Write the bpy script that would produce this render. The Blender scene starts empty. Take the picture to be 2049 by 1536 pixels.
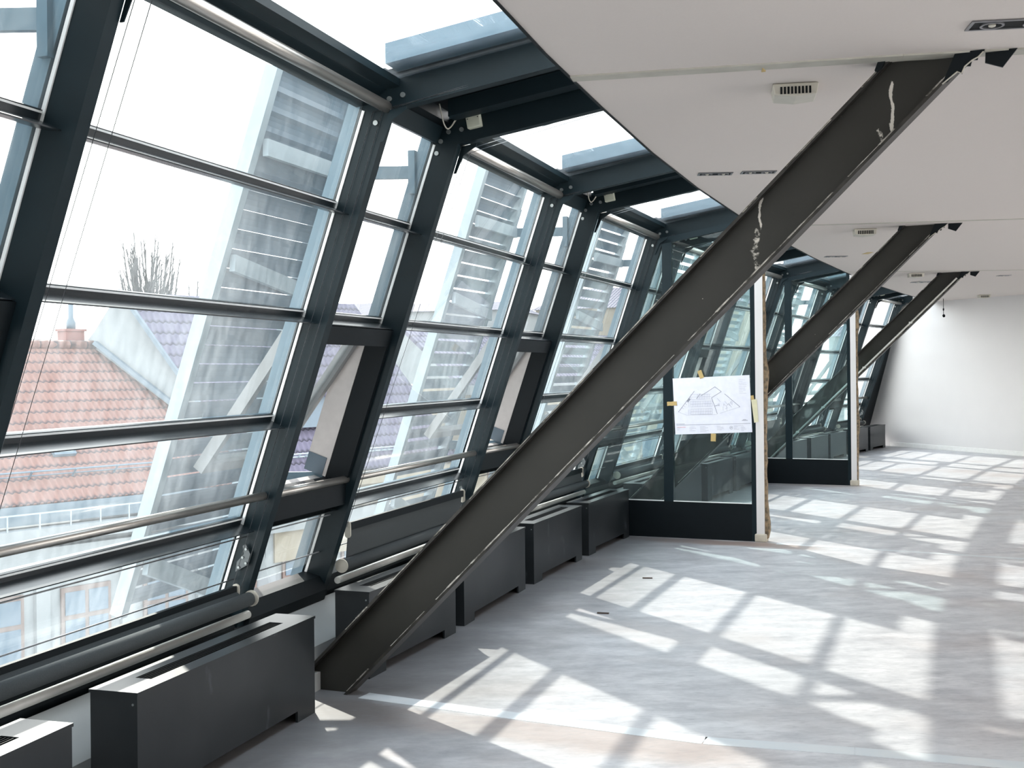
import bpy, math, random
from mathutils import Vector, Matrix
random.seed(7)
S = bpy.context.scene
COL = S.collection

# ------------------------------------------------------------------ camera
cam_d = bpy.data.cameras.new('camera'); cam = bpy.data.objects.new('camera', cam_d); COL.objects.link(cam)
cam_d.sensor_width = 36.0; cam_d.lens = 2350.0 / 2049.0 * 36.0
cam_d.shift_y = -26.0 / 2049.0
cam_d.clip_start = 0.05; cam_d.clip_end = 500
cam.matrix_world = Matrix.Translation((0, 0, 1.6)) @ Matrix.Rotation(math.radians(90), 4, 'X') @ Matrix.Rotation(-0.010, 4, 'Z')
S.camera = cam

# ------------------------------------------------------------------ light and exposure
S.view_settings.view_transform = 'Standard'; S.view_settings.look = 'None'
S.view_settings.gamma = 1.0; S.view_settings.use_curve_mapping = False
S.view_settings.exposure = 1.2
SUN_XY = (0.475, -1.375)
world = bpy.data.worlds.new('sky'); S.world = world; world.use_nodes = True
wn = world.node_tree; wn.nodes.clear()
wo = wn.nodes.new('ShaderNodeOutputWorld'); wb = wn.nodes.new('ShaderNodeBackground')
tc = wn.nodes.new('ShaderNodeTexCoord'); sx = wn.nodes.new('ShaderNodeSeparateXYZ')
cr = wn.nodes.new('ShaderNodeValToRGB'); cr.color_ramp.elements[0].position = 0.30; cr.color_ramp.elements[1].position = 0.9
cr.color_ramp.elements[0].color = (1.0, 0.99, 0.975, 1); cr.color_ramp.elements[1].color = (0.50, 0.59, 0.70, 1)
nz = wn.nodes.new('ShaderNodeTexNoise'); nz.inputs['Scale'].default_value = 2.2; nz.inputs['Detail'].default_value = 6
nm = wn.nodes.new('ShaderNodeMapping'); nm.inputs['Scale'].default_value = (1, 3, 3)
cr2 = wn.nodes.new('ShaderNodeValToRGB'); cr2.color_ramp.elements[0].position = 0.48; cr2.color_ramp.elements[1].position = 0.72
mx = wn.nodes.new('ShaderNodeMixRGB'); mx.inputs['Color2'].default_value = (1, 1, 1, 1)
wn.links.new(tc.outputs['Generated'], sx.inputs[0]); wn.links.new(sx.outputs['Z'], cr.inputs[0])
wn.links.new(tc.outputs['Generated'], nm.inputs[0]); wn.links.new(nm.outputs[0], nz.inputs['Vector'])
wn.links.new(nz.outputs[0], cr2.inputs[0]); wn.links.new(cr2.outputs[0], mx.inputs['Fac'])
wn.links.new(cr.outputs[0], mx.inputs['Color1'])
wn.links.new(mx.outputs[0], wb.inputs[0]); wn.links.new(wb.outputs[0], wo.inputs[0])
wb.inputs['Strength'].default_value = 2.4
sun_d = bpy.data.lights.new('sun', 'SUN'); sun = bpy.data.objects.new('sun', sun_d); COL.objects.link(sun)
sun_d.energy = 2.75; sun_d.angle = math.radians(0.8); sun_d.color = (1.0, 0.95, 0.87)
sun.rotation_euler = Vector((SUN_XY[0], SUN_XY[1], -1.0)).to_track_quat('-Z', 'Y').to_euler()

# ------------------------------------------------------------------ materials
def mat(name, col, rough=0.5, metal=0.0, spec=0.5, noise=0.0, nscale=20, ncol=None, bump=0.0, stretch=(1, 1, 1)):
    m = bpy.data.materials.new(name); m.use_nodes = True; nt = m.node_tree; b = nt.nodes['Principled BSDF']
    b.inputs['Base Color'].default_value = (*col, 1); b.inputs['Roughness'].default_value = rough
    b.inputs['Metallic'].default_value = metal; b.inputs['Specular IOR Level'].default_value = spec
    t = nt.nodes.new('ShaderNodeTexCoord'); mp = nt.nodes.new('ShaderNodeMapping'); mp.inputs['Scale'].default_value = stretch
    n = nt.nodes.new('ShaderNodeTexNoise'); n.inputs['Scale'].default_value = nscale; n.inputs['Detail'].default_value = 5
    nt.links.new(t.outputs['Object'], mp.inputs[0]); nt.links.new(mp.outputs[0], n.inputs['Vector'])
    c2 = ncol or tuple(min(1, c * 1.35) for c in col)
    r = nt.nodes.new('ShaderNodeMapRange'); r.inputs[1].default_value = 0.35; r.inputs[2].default_value = 0.7
    r.inputs[3].default_value = 0; r.inputs[4].default_value = noise if noise else 0.25
    nt.links.new(n.outputs[0], r.inputs[0])
    mm = nt.nodes.new('ShaderNodeMixRGB'); mm.inputs[1].default_value = (*col, 1); mm.inputs[2].default_value = (*c2, 1)
    nt.links.new(r.outputs[0], mm.inputs[0]); nt.links.new(mm.outputs[0], b.inputs['Base Color'])
    if bump:
        bp = nt.nodes.new('ShaderNodeBump'); bp.inputs['Strength'].default_value = bump; bp.inputs['Distance'].default_value = 0.01
        nt.links.new(n.outputs[0], bp.inputs['Height']); nt.links.new(bp.outputs[0], b.inputs['Normal'])
    return m

def N(nt, kind, **kw):
    n = nt.nodes.new(kind)
    for k, v in kw.items():
        if k.startswith('i_'):
            key = k[2:]; n.inputs[int(key) if key.isdigit() else key].default_value = v
        else: setattr(n, k, v)
    return n

def glass(name, tint=(0.86, 0.95, 0.95), dirt=0.10, streak=(9, 9, 0.5), dcol=(0.86, 0.92, 0.95), base=0.03, refl=1.0):
    m = bpy.data.materials.new(name); m.use_nodes = True; nt = m.node_tree; nt.nodes.clear(); L = nt.links
    o = N(nt, 'ShaderNodeOutputMaterial'); tr = N(nt, 'ShaderNodeBsdfTransparent'); tr.inputs[0].default_value = (*tint, 1)
    gl = N(nt, 'ShaderNodeBsdfGlossy'); gl.inputs['Roughness'].default_value = 0.01
    fr = N(nt, 'ShaderNodeLayerWeight'); fr.inputs[0].default_value = 0.5
    fpw = N(nt, 'ShaderNodeMath', operation='POWER'); fpw.inputs[1].default_value = 4.5; L.new(fr.outputs['Facing'], fpw.inputs[0])
    fm = N(nt, 'ShaderNodeMath', operation='MULTIPLY_ADD'); fm.inputs[1].default_value = 0.6; fm.inputs[2].default_value = 0.03 * refl
    L.new(fpw.outputs[0], fm.inputs[0])
    m1 = N(nt, 'ShaderNodeMixShader'); L.new(fm.outputs[0], m1.inputs[0]); L.new(tr.outputs[0], m1.inputs[1]); L.new(gl.outputs[0], m1.inputs[2])
    df = N(nt, 'ShaderNodeBsdfDiffuse'); df.inputs[0].default_value = (*dcol, 1)
    tl = N(nt, 'ShaderNodeBsdfTranslucent'); tl.inputs[0].default_value = (*dcol, 1)
    m2 = N(nt, 'ShaderNodeMixShader'); m2.inputs[0].default_value = 0.6; L.new(df.outputs[0], m2.inputs[1]); L.new(tl.outputs[0], m2.inputs[2])
    t = N(nt, 'ShaderNodeTexCoord'); mp = N(nt, 'ShaderNodeMapping'); mp.inputs['Scale'].default_value = streak
    n1 = N(nt, 'ShaderNodeTexNoise'); n1.inputs['Scale'].default_value = 3; n1.inputs['Detail'].default_value = 4
    n2 = N(nt, 'ShaderNodeTexNoise'); n2.inputs['Scale'].default_value = 1.4; n2.inputs['Detail'].default_value = 2
    L.new(t.outputs['Object'], mp.inputs[0]); L.new(mp.outputs[0], n1.inputs['Vector']); L.new(t.outputs['Object'], n2.inputs['Vector'])
    mu = N(nt, 'ShaderNodeMath', operation='MULTIPLY'); L.new(n1.outputs[0], mu.inputs[0]); L.new(n2.outputs[0], mu.inputs[1])
    mr = N(nt, 'ShaderNodeMapRange'); mr.inputs[1].default_value = 0.12; mr.inputs[2].default_value = 0.42
    mr.inputs[3].default_value = base; mr.inputs[4].default_value = base + dirt
    L.new(mu.outputs[0], mr.inputs[0])
    sp = N(nt, 'ShaderNodeSeparateXYZ'); L.new(t.outputs['Object'], sp.inputs[0])   # panes are dirtier low down
    zr = N(nt, 'ShaderNodeMapRange'); zr.inputs[1].default_value = 0.4; zr.inputs[2].default_value = 2.9; zr.inputs[3].default_value = 1.5; zr.inputs[4].default_value = 0.45; L.new(sp.outputs['Z'], zr.inputs[0])
    mz = N(nt, 'ShaderNodeMath', operation='MULTIPLY'); L.new(mr.outputs[0], mz.inputs[0]); L.new(zr.outputs[0], mz.inputs[1])
    m3 = N(nt, 'ShaderNodeMixShader'); L.new(mz.outputs[0], m3.inputs[0]); L.new(m1.outputs[0], m3.inputs[1]); L.new(m2.outputs[0], m3.inputs[2])
    L.new(m3.outputs[0], o.inputs[0])
    return m

STEEL = mat('dark_steel_paint', (0.008, 0.016, 0.020), 0.42, spec=0.16, noise=0.35, nscale=9, bump=0.03)
STEELG = mat('satin_steel_paint', (0.012, 0.018, 0.022), 0.27, spec=0.9)
STEEL2 = mat('black_steel_paint', (0.005, 0.008, 0.010), 0.5, spec=0.15, noise=0.3, nscale=12)
CAP = mat('outer_cap_paint', (0.07, 0.13, 0.17), 0.45)
SEAL = mat('pale_seal', (0.75, 0.77, 0.76), 0.6)
RADM = mat('radiator_paint', (0.011, 0.014, 0.016), 0.34, spec=0.3, noise=0.55, nscale=2.2, ncol=(0.034, 0.037, 0.040), bump=0.0)
def add_smudges(m):
    nt = m.node_tree; L = nt.links; b = nt.nodes['Principled BSDF']; src = b.inputs['Base Color'].links[0].from_socket
    t = N(nt, 'ShaderNodeTexCoord'); mp = N(nt, 'ShaderNodeMapping'); mp.inputs['Scale'].default_value = (5, 7, 2.4); L.new(t.outputs['Object'], mp.inputs[0])
    oi = N(nt, 'ShaderNodeObjectInfo'); mp.inputs['Location'].default_value = (0.3, 0.7, 0.2)
    n = N(nt, 'ShaderNodeTexNoise', noise_dimensions='4D'); n.inputs['Scale'].default_value = 1.5; n.inputs['Detail'].default_value = 6
    L.new(mp.outputs[0], n.inputs['Vector']); wv = N(nt, 'ShaderNodeMath', operation='MULTIPLY'); wv.inputs[1].default_value = 40; L.new(oi.outputs['Random'], wv.inputs[0]); L.new(wv.outputs[0], n.inputs['W'])
    r = N(nt, 'ShaderNodeMapRange'); r.inputs[1].default_value = 0.66; r.inputs[2].default_value = 0.80; r.inputs[4].default_value = 0.5; L.new(n.outputs[0], r.inputs[0])
    mm = N(nt, 'ShaderNodeMixRGB'); mm.inputs[2].default_value = (0.16, 0.18, 0.20, 1); L.new(r.outputs[0], mm.inputs[0]); L.new(src, mm.inputs[1]); L.new(mm.outputs[0], b.inputs['Base Color'])
add_smudges(RADM)
BLACK = mat('black', (0.006, 0.007, 0.008), 0.6, spec=0.15)
STAIN = mat('brushed_steel', (0.42, 0.40, 0.37), 0.33, metal=0.9, noise=0.4, nscale=60, stretch=(1, 0.05, 1))
TUBEW = mat('pale_tube', (0.62, 0.62, 0.58), 0.4, noise=0.3, nscale=14)
CEIL = mat('ceiling_paint', (0.66, 0.60, 0.56), 0.9, noise=0.05, nscale=120, bump=0.04)
WALL = mat('wall_paint', (0.70, 0.68, 0.67), 0.85, noise=0.05, nscale=3)
BASEB = mat('baseboard_paint', (0.80, 0.79, 0.76), 0.6)
SILLM = mat('sill_board', (0.47, 0.475, 0.46), 0.6, noise=0.3, nscale=4)
CREAM = mat('cream_casing', (0.50, 0.47, 0.45), 0.6)
PLATEM = mat('plate_grey', (0.07, 0.08, 0.085), 0.4, metal=0.3)
SASHM = mat('sash_paint', (0.22, 0.23, 0.23), 0.5)
PLAST = mat('beige_plastic', (0.56, 0.57, 0.46), 0.45)
PLASTW = mat('pale_plastic', (0.52, 0.49, 0.42), 0.45)
BLINDM = mat('blind_fabric', (0.045, 0.053, 0.056), 0.85, noise=0.5, nscale=200, bump=0.1)
PAPER = mat('paper', (0.78, 0.79, 0.88), 0.9)
INK = mat('pencil_grey', (0.30, 0.31, 0.37), 0.9)
REDINK = mat('red_ink', (0.7, 0.25, 0.25), 0.9)
TAPE = mat('masking_tape', (0.50, 0.36, 0.14), 0.6)
TAPE2 = mat('pale_tape', (0.66, 0.62, 0.42), 0.6)
TORN = mat('torn_board_edge', (0.12, 0.10, 0.07), 0.95, noise=0.9, nscale=30, ncol=(0.42, 0.30, 0.18), bump=0.5)
SEAMM = mat('ceiling_seam', (0.50, 0.48, 0.42), 0.8, noise=0.6, nscale=9, ncol=(0.36, 0.34, 0.29))
LOUV = mat('louvre_slat', (0.085, 0.135, 0.18), 0.4, noise=0.3, nscale=8)
LFRAME = mat('louvre_frame', (0.23, 0.285, 0.315), 0.5)
CHROME = mat('spot_ring', (0.22, 0.22, 0.23), 0.35, metal=0.8)
BOLT = mat('bolt_head', (0.22, 0.24, 0.24), 0.35, metal=0.6)
WIRE = mat('steel_cable', (0.20, 0.21, 0.22), 0.4, metal=0.5)
WOODC = mat('dark_wood', (0.05, 0.03, 0.02), 0.7)
GLASSF = glass('facade_glass', tint=(0.965, 0.985, 0.98), dirt=0.09, base=0.015)
GLASSR = glass('roof_glass', tint=(0.92, 0.95, 0.96), dirt=0.08, streak=(3, 3, 3), base=0.05, dcol=(0.8, 0.88, 0.95))
GLASSP = glass('partition_glass', tint=(0.83, 0.93, 0.93), dirt=0.02, base=0.012, refl=1.2)

def floor_mat():
    m = bpy.data.materials.new('linoleum'); m.use_nodes = True; nt = m.node_tree; L = nt.links; b = nt.nodes['Principled BSDF']
    t = N(nt, 'ShaderNodeTexCoord')
    mp = N(nt, 'ShaderNodeMapping'); mp.inputs['Scale'].default_value = (1.0, 2.0, 1); mp.inputs['Rotation'].default_value = (0, 0, math.radians(-16))
    n1 = N(nt, 'ShaderNodeTexNoise'); n1.inputs['Scale'].default_value = 3.2; n1.inputs['Detail'].default_value = 9; n1.inputs['Roughness'].default_value = 0.7
    n2 = N(nt, 'ShaderNodeTexNoise'); n2.inputs['Scale'].default_value = 0.8; n2.inputs['Detail'].default_value = 4
    n3 = N(nt, 'ShaderNodeTexNoise'); n3.inputs['Scale'].default_value = 0.55; n3.inputs['Detail'].default_value = 3
    L.new(t.outputs['Object'], mp.inputs[0]); L.new(mp.outputs[0], n1.inputs['Vector'])
    L.new(t.outputs['Object'], n2.inputs['Vector']); L.new(mp.outputs[0], n3.inputs['Vector'])
    c1 = N(nt, 'ShaderNodeValToRGB'); e = c1.color_ramp.elements
    e[0].position = 0.30; e[0].color = (0.33, 0.335, 0.36, 1); e[1].position = 0.68; e[1].color = (0.66, 0.655, 0.67, 1)
    L.new(n1.outputs[0], c1.inputs[0])
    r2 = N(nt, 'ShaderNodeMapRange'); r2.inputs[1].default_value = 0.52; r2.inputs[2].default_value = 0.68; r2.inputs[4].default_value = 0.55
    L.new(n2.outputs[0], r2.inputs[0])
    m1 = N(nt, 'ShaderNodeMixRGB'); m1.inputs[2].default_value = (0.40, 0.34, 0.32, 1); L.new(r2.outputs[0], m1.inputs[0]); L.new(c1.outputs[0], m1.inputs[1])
    r3 = N(nt, 'ShaderNodeMapRange'); r3.inputs[1].default_value = 0.5; r3.inputs[2].default_value = 0.75; r3.inputs[4].default_value = 0.5
    L.new(n3.outputs[0], r3.inputs[0])
    m2 = N(nt, 'ShaderNodeMixRGB'); m2.inputs[2].default_value = (0.62, 0.64, 0.66, 1); L.new(r3.outputs[0], m2.inputs[0]); L.new(m1.outputs[0], m2.inputs[1])
    s = N(nt, 'ShaderNodeSeparateXYZ'); L.new(t.outputs['Object'], s.inputs[0])
    nw = N(nt, 'ShaderNodeTexNoise'); nw.inputs['Scale'].default_value = 1.7; nw.inputs['Detail'].default_value = 7; nw.inputs['Roughness'].default_value = 0.65; L.new(t.outputs['Object'], nw.inputs['Vector'])
    def mth(op, a, b2=None, c=None):
        n_ = N(nt, 'ShaderNodeMath', operation=op)
        for k, v in enumerate((a, b2, c)):
            if v is None: continue
            if isinstance(v, (int, float)): n_.inputs[k].default_value = v
            else: L.new(v, n_.inputs[k])
        return n_.outputs[0]
    def ramp(v, a, b2, o0=0.0, o1=1.0):
        r = N(nt, 'ShaderNodeMapRange', interpolation_type='SMOOTHSTEP'); L.new(v, r.inputs[0])
        r.inputs[1].default_value = a; r.inputs[2].default_value = b2; r.inputs[3].default_value = o0; r.inputs[4].default_value = o1; return r.outputs[0]
    col = m2.outputs[0]
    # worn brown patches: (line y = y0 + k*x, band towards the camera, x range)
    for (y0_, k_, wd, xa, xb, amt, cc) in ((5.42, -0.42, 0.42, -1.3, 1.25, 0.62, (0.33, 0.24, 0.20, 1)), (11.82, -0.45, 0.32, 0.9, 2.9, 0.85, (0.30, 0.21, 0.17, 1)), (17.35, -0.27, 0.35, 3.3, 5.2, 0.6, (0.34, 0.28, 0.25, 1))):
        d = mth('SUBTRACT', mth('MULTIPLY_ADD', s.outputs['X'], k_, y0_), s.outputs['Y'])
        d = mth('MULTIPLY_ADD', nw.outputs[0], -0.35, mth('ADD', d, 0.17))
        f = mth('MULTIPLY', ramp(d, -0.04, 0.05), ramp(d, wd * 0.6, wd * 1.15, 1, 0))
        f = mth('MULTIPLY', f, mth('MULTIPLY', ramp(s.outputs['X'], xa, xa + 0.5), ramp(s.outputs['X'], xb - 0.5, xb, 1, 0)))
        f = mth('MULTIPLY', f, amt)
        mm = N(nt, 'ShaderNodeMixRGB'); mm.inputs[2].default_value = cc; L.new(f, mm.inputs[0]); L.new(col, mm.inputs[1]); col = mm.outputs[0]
    # base colour darkens towards the foot of the radiators, edge broken by noise
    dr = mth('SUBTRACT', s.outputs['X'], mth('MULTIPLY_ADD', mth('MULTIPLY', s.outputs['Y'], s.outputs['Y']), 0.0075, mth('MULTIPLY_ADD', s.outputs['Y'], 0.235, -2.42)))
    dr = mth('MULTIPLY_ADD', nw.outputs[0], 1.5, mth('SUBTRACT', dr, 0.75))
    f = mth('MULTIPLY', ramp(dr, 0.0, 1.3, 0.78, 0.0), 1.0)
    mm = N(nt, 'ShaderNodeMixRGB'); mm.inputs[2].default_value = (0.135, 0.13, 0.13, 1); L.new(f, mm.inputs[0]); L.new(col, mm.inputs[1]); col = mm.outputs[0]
    # fine pale scratches
    mp2 = N(nt, 'ShaderNodeMapping'); mp2.inputs['Scale'].default_value = (9, 34, 1); mp2.inputs['Rotation'].default_value = (0, 0, math.radians(-20)); L.new(t.outputs['Object'], mp2.inputs[0])
    n4 = N(nt, 'ShaderNodeTexNoise'); n4.inputs['Scale'].default_value = 1.6; n4.inputs['Detail'].default_value = 4; L.new(mp2.outputs[0], n4.inputs['Vector'])
    mm = N(nt, 'ShaderNodeMixRGB'); mm.inputs[2].default_value = (0.26, 0.27, 0.29, 1); L.new(ramp(n4.outputs[0], 0.52, 0.72, 0, 0.35), mm.inputs[0]); L.new(col, mm.inputs[1]); col = mm.outputs[0]
    L.new(col, b.inputs['Base Color'])
    b.inputs['Roughness'].default_value = 0.42; b.inputs['Specular IOR Level'].default_value = 0.35
    return m
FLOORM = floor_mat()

def strut_mat(name, streaks):
    """dark painted steel with chipped pale streaks; streaks = (u, z0, z1, half width, strength) in the strut's own frame"""
    m = bpy.data.materials.new(name); m.use_nodes = True; nt = m.node_tree; L = nt.links; b = nt.nodes['Principled BSDF']
    t = N(nt, 'ShaderNodeTexCoord'); s = N(nt, 'ShaderNodeSeparateXYZ'); L.new(t.outputs['Object'], s.inputs[0])
    nn = N(nt, 'ShaderNodeTexNoise'); nn.inputs['Scale'].default_value = 42; nn.inputs['Detail'].default_value = 6; nn.inputs['Roughness'].default_value = 0.75
    L.new(t.outputs['Object'], nn.inputs['Vector'])
    nw = N(nt, 'ShaderNodeTexNoise'); nw.inputs['Scale'].default_value = 2.5; nw.inputs['Detail'].default_value = 5; L.new(t.outputs['Object'], nw.inputs['Vector'])
    acc = None
    for (u, z0, z1, hw, st) in streaks:
        wv = N(nt, 'ShaderNodeTexNoise'); wv.inputs['Scale'].default_value = 7; L.new(t.outputs['Object'], wv.inputs['Vector'])
        wo_ = N(nt, 'ShaderNodeMath', operation='MULTIPLY_ADD'); wo_.inputs[1].default_value = 0.07; wo_.inputs[2].default_value = -u - 0.035; L.new(wv.outputs[0], wo_.inputs[0])
        a = N(nt, 'ShaderNodeMath', operation='ADD'); L.new(s.outputs['X'], a.inputs[0]); L.new(wo_.outputs[0], a.inputs[1])
        ab = N(nt, 'ShaderNodeMath', operation='ABSOLUTE'); L.new(a.outputs[0], ab.inputs[0])
        r = N(nt, 'ShaderNodeMapRange'); r.inputs[1].default_value = hw * 0.4; r.inputs[2].default_value = hw * 2.6; r.inputs[3].default_value = 1; r.inputs[4].default_value = 0; L.new(ab.outputs[0], r.inputs[0])
        zr = N(nt, 'ShaderNodeMapRange'); zr.inputs[1].default_value = z0 - 0.05; zr.inputs[2].default_value = z0 + 0.02; L.new(s.outputs['Z'], zr.inputs[0])
        zr2 = N(nt, 'ShaderNodeMapRange'); zr2.inputs[1].default_value = z1 - 0.02; zr2.inputs[2].default_value = z1 + 0.05; zr2.inputs[3].default_value = 1; zr2.inputs[4].default_value = 0; L.new(s.outputs['Z'], zr2.inputs[0])
        p = N(nt, 'ShaderNodeMath', operation='MULTIPLY'); L.new(zr.outputs[0], p.inputs[0]); L.new(zr2.outputs[0], p.inputs[1])
        q = N(nt, 'ShaderNodeMath', operation='MULTIPLY'); L.new(p.outputs[0], q.inputs[0]); L.new(r.outputs[0], q.inputs[1])
        q2 = N(nt, 'ShaderNodeMath', operation='MULTIPLY'); L.new(q.outputs[0], q2.inputs[0]); q2.inputs[1].default_value = st
        if acc is None: acc = q2
        else:
            mxx = N(nt, 'ShaderNodeMath', operation='MAXIMUM'); L.new(acc.outputs[0], mxx.inputs[0]); L.new(q2.outputs[0], mxx.inputs[1]); acc = mxx
    fac = N(nt, 'ShaderNodeMath', operation='ADD'); fac.inputs[0].default_value = 0.0
    if acc is not None: L.new(acc.outputs[0], fac.inputs[0])
    L.new(nn.outputs[0], fac.inputs[1])
    th = N(nt, 'ShaderNodeMapRange'); th.inputs[1].default_value = 0.98; th.inputs[2].default_value = 1.10; L.new(fac.outputs[0], th.inputs[0])
    c = N(nt, 'ShaderNodeMixRGB'); c.inputs[1].default_value = (0.022, 0.022, 0.019, 1); c.inputs[2].default_value = (0.042, 0.040, 0.035, 1); L.new(nw.outputs[0], c.inputs[0])
    # small pale nicks in the paint
    nk = N(nt, 'ShaderNodeTexVoronoi'); nk.inputs['Scale'].default_value = 9; L.new(t.outputs['Object'], nk.inputs['Vector'])
    nkr = N(nt, 'ShaderNodeMapRange'); nkr.inputs[1].default_value = 0.02; nkr.inputs[2].default_value = 0.035; nkr.inputs[3].default_value = 0.8; nkr.inputs[4].default_value = 0; L.new(nk.outputs['Distance'], nkr.inputs[0])
    mxx = N(nt, 'ShaderNodeMath', operation='MAXIMUM'); L.new(th.outputs[0], mxx.inputs[0]); L.new(nkr.outputs[0], mxx.inputs[1])
    c2 = N(nt, 'ShaderNodeMixRGB'); c2.inputs[2].default_value = (0.62, 0.58, 0.52, 1); L.new(mxx.outputs[0], c2.inputs[0]); L.new(c.outputs[0], c2.inputs[1])
    L.new(c2.outputs[0], b.inputs['Base Color']); b.inputs['Roughness'].default_value = 0.42; b.inputs['Specular IOR Level'].default_value = 0.22
    bp = N(nt, 'ShaderNodeBump'); bp.inputs['Strength'].default_value = 0.08; bp.inputs['Distance'].default_value = 0.01; L.new(nn.outputs[0], bp.inputs['Height']); L.new(bp.outputs[0], b.inputs['Normal'])
    return m
FLANGE = mat('worn_flange', (0.018, 0.017, 0.015), 0.48, spec=0.3, noise=0.9, nscale=14, ncol=(0.05, 0.046, 0.04), stretch=(1, 6, 1))
CHIP = mat('chipped_edge', (0.06, 0.055, 0.045), 0.7, noise=1.0, nscale=26, ncol=(0.55, 0.52, 0.46), bump=0.3)

def tile_mat(name, c1, c2, gap, course, roll, diag=0.0):
    m = bpy.data.materials.new(name); m.use_nodes = True; nt = m.node_tree; L = nt.links; b = nt.nodes['Principled BSDF']
    t = N(nt, 'ShaderNodeTexCoord'); s = N(nt, 'ShaderNodeSeparateXYZ'); L.new(t.outputs['Object'], s.inputs[0])
    # y = up-slope, x = along
    wob = N(nt, 'ShaderNodeMath', operation='MULTIPLY'); wob.inputs[1].default_value = 2 * math.pi / roll; L.new(s.outputs['X'], wob.inputs[0])
    sn = N(nt, 'ShaderNodeMath', operation='SINE'); L.new(wob.outputs[0], sn.inputs[0])
    sh = N(nt, 'ShaderNodeMath', operation='MULTIPLY_ADD'); sh.inputs[1].default_value = course * 0.07; L.new(sn.outputs[0], sh.inputs[0]); L.new(s.outputs['Y'], sh.inputs[2])
    dv = N(nt, 'ShaderNodeMath', operation='DIVIDE'); dv.inputs[1].default_value = course; L.new(sh.outputs[0], dv.inputs[0])
    fr = N(nt, 'ShaderNodeMath', operation='FRACT'); L.new(dv.outputs[0], fr.inputs[0])
    g = N(nt, 'ShaderNodeMapRange'); g.inputs[1].default_value = 0.0; g.inputs[2].default_value = 0.30; g.inputs[3].default_value = 1; g.inputs[4].default_value = 0; L.new(fr.outputs[0], g.inputs[0])
    n = N(nt, 'ShaderNodeTexNoise'); n.inputs['Scale'].default_value = 1.2; n.inputs['Detail'].default_value = 6; L.new(t.outputs['Object'], n.inputs['Vector'])
    rr = N(nt, 'ShaderNodeMapRange'); rr.inputs[1].default_value = -1; rr.inputs[2].default_value = 1; rr.inputs[3].default_value = 0; rr.inputs[4].default_value = 0.45; L.new(sn.outputs[0], rr.inputs[0])
    ad = N(nt, 'ShaderNodeMath', operation='ADD'); L.new(rr.outputs[0], ad.inputs[0]); L.new(n.outputs[0], ad.inputs[1])
    cm = N(nt, 'ShaderNodeMixRGB'); cm.inputs[1].default_value = (*c1, 1); cm.inputs[2].default_value = (*c2, 1); L.new(ad.outputs[0], cm.inputs[0])
    cg = N(nt, 'ShaderNodeMixRGB'); cg.inputs[2].default_value = (*gap, 1); L.new(g.outputs[0], cg.inputs[0]); L.new(cm.outputs[0], cg.inputs[1])
    L.new(cg.outputs[0], b.inputs['Base Color']); b.inputs['Roughness'].default_value = 0.8
    bp = N(nt, 'ShaderNodeBump'); bp.inputs['Strength'].default_value = 0.5; bp.inputs['Distance'].default_value = 0.04; L.new(sn.outputs[0], bp.inputs['Height']); L.new(bp.outputs[0], b.inputs['Normal'])
    return m
REDT = tile_mat('red_clay_tiles', (0.115, 0.057, 0.045), (0.185, 0.098, 0.080), (0.014, 0.014, 0.020), 0.46, 0.22)
SLATE = tile_mat('grey_slate', (0.055, 0.055, 0.085), (0.10, 0.095, 0.14), (0.008, 0.008, 0.015), 0.46, 0.26)
STUCCO = mat('pale_stucco', (0.19, 0.21, 0.22), 0.9, noise=0.25, nscale=1.5)
CREAMS = mat('cream_stucco', (0.20, 0.18, 0.14), 0.9, noise=0.3, nscale=1.2)
ZINC = mat('zinc_flashing', (0.08, 0.115, 0.145), 0.5, noise=0.2, nscale=5)
BRICK = mat('chimney_brick', (0.18, 0.09, 0.08), 0.9, noise=0.4, nscale=10)
DARKW = mat('dark_window_glass', (0.05, 0.09, 0.13), 0.15)
WFRAME = mat('brown_window_frame', (0.12, 0.09, 0.08), 0.7)
TWIG = mat('bare_twigs', (0.06, 0.06, 0.06), 0.9)
STREET = mat('street', (0.25, 0.25, 0.25), 0.9)

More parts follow.
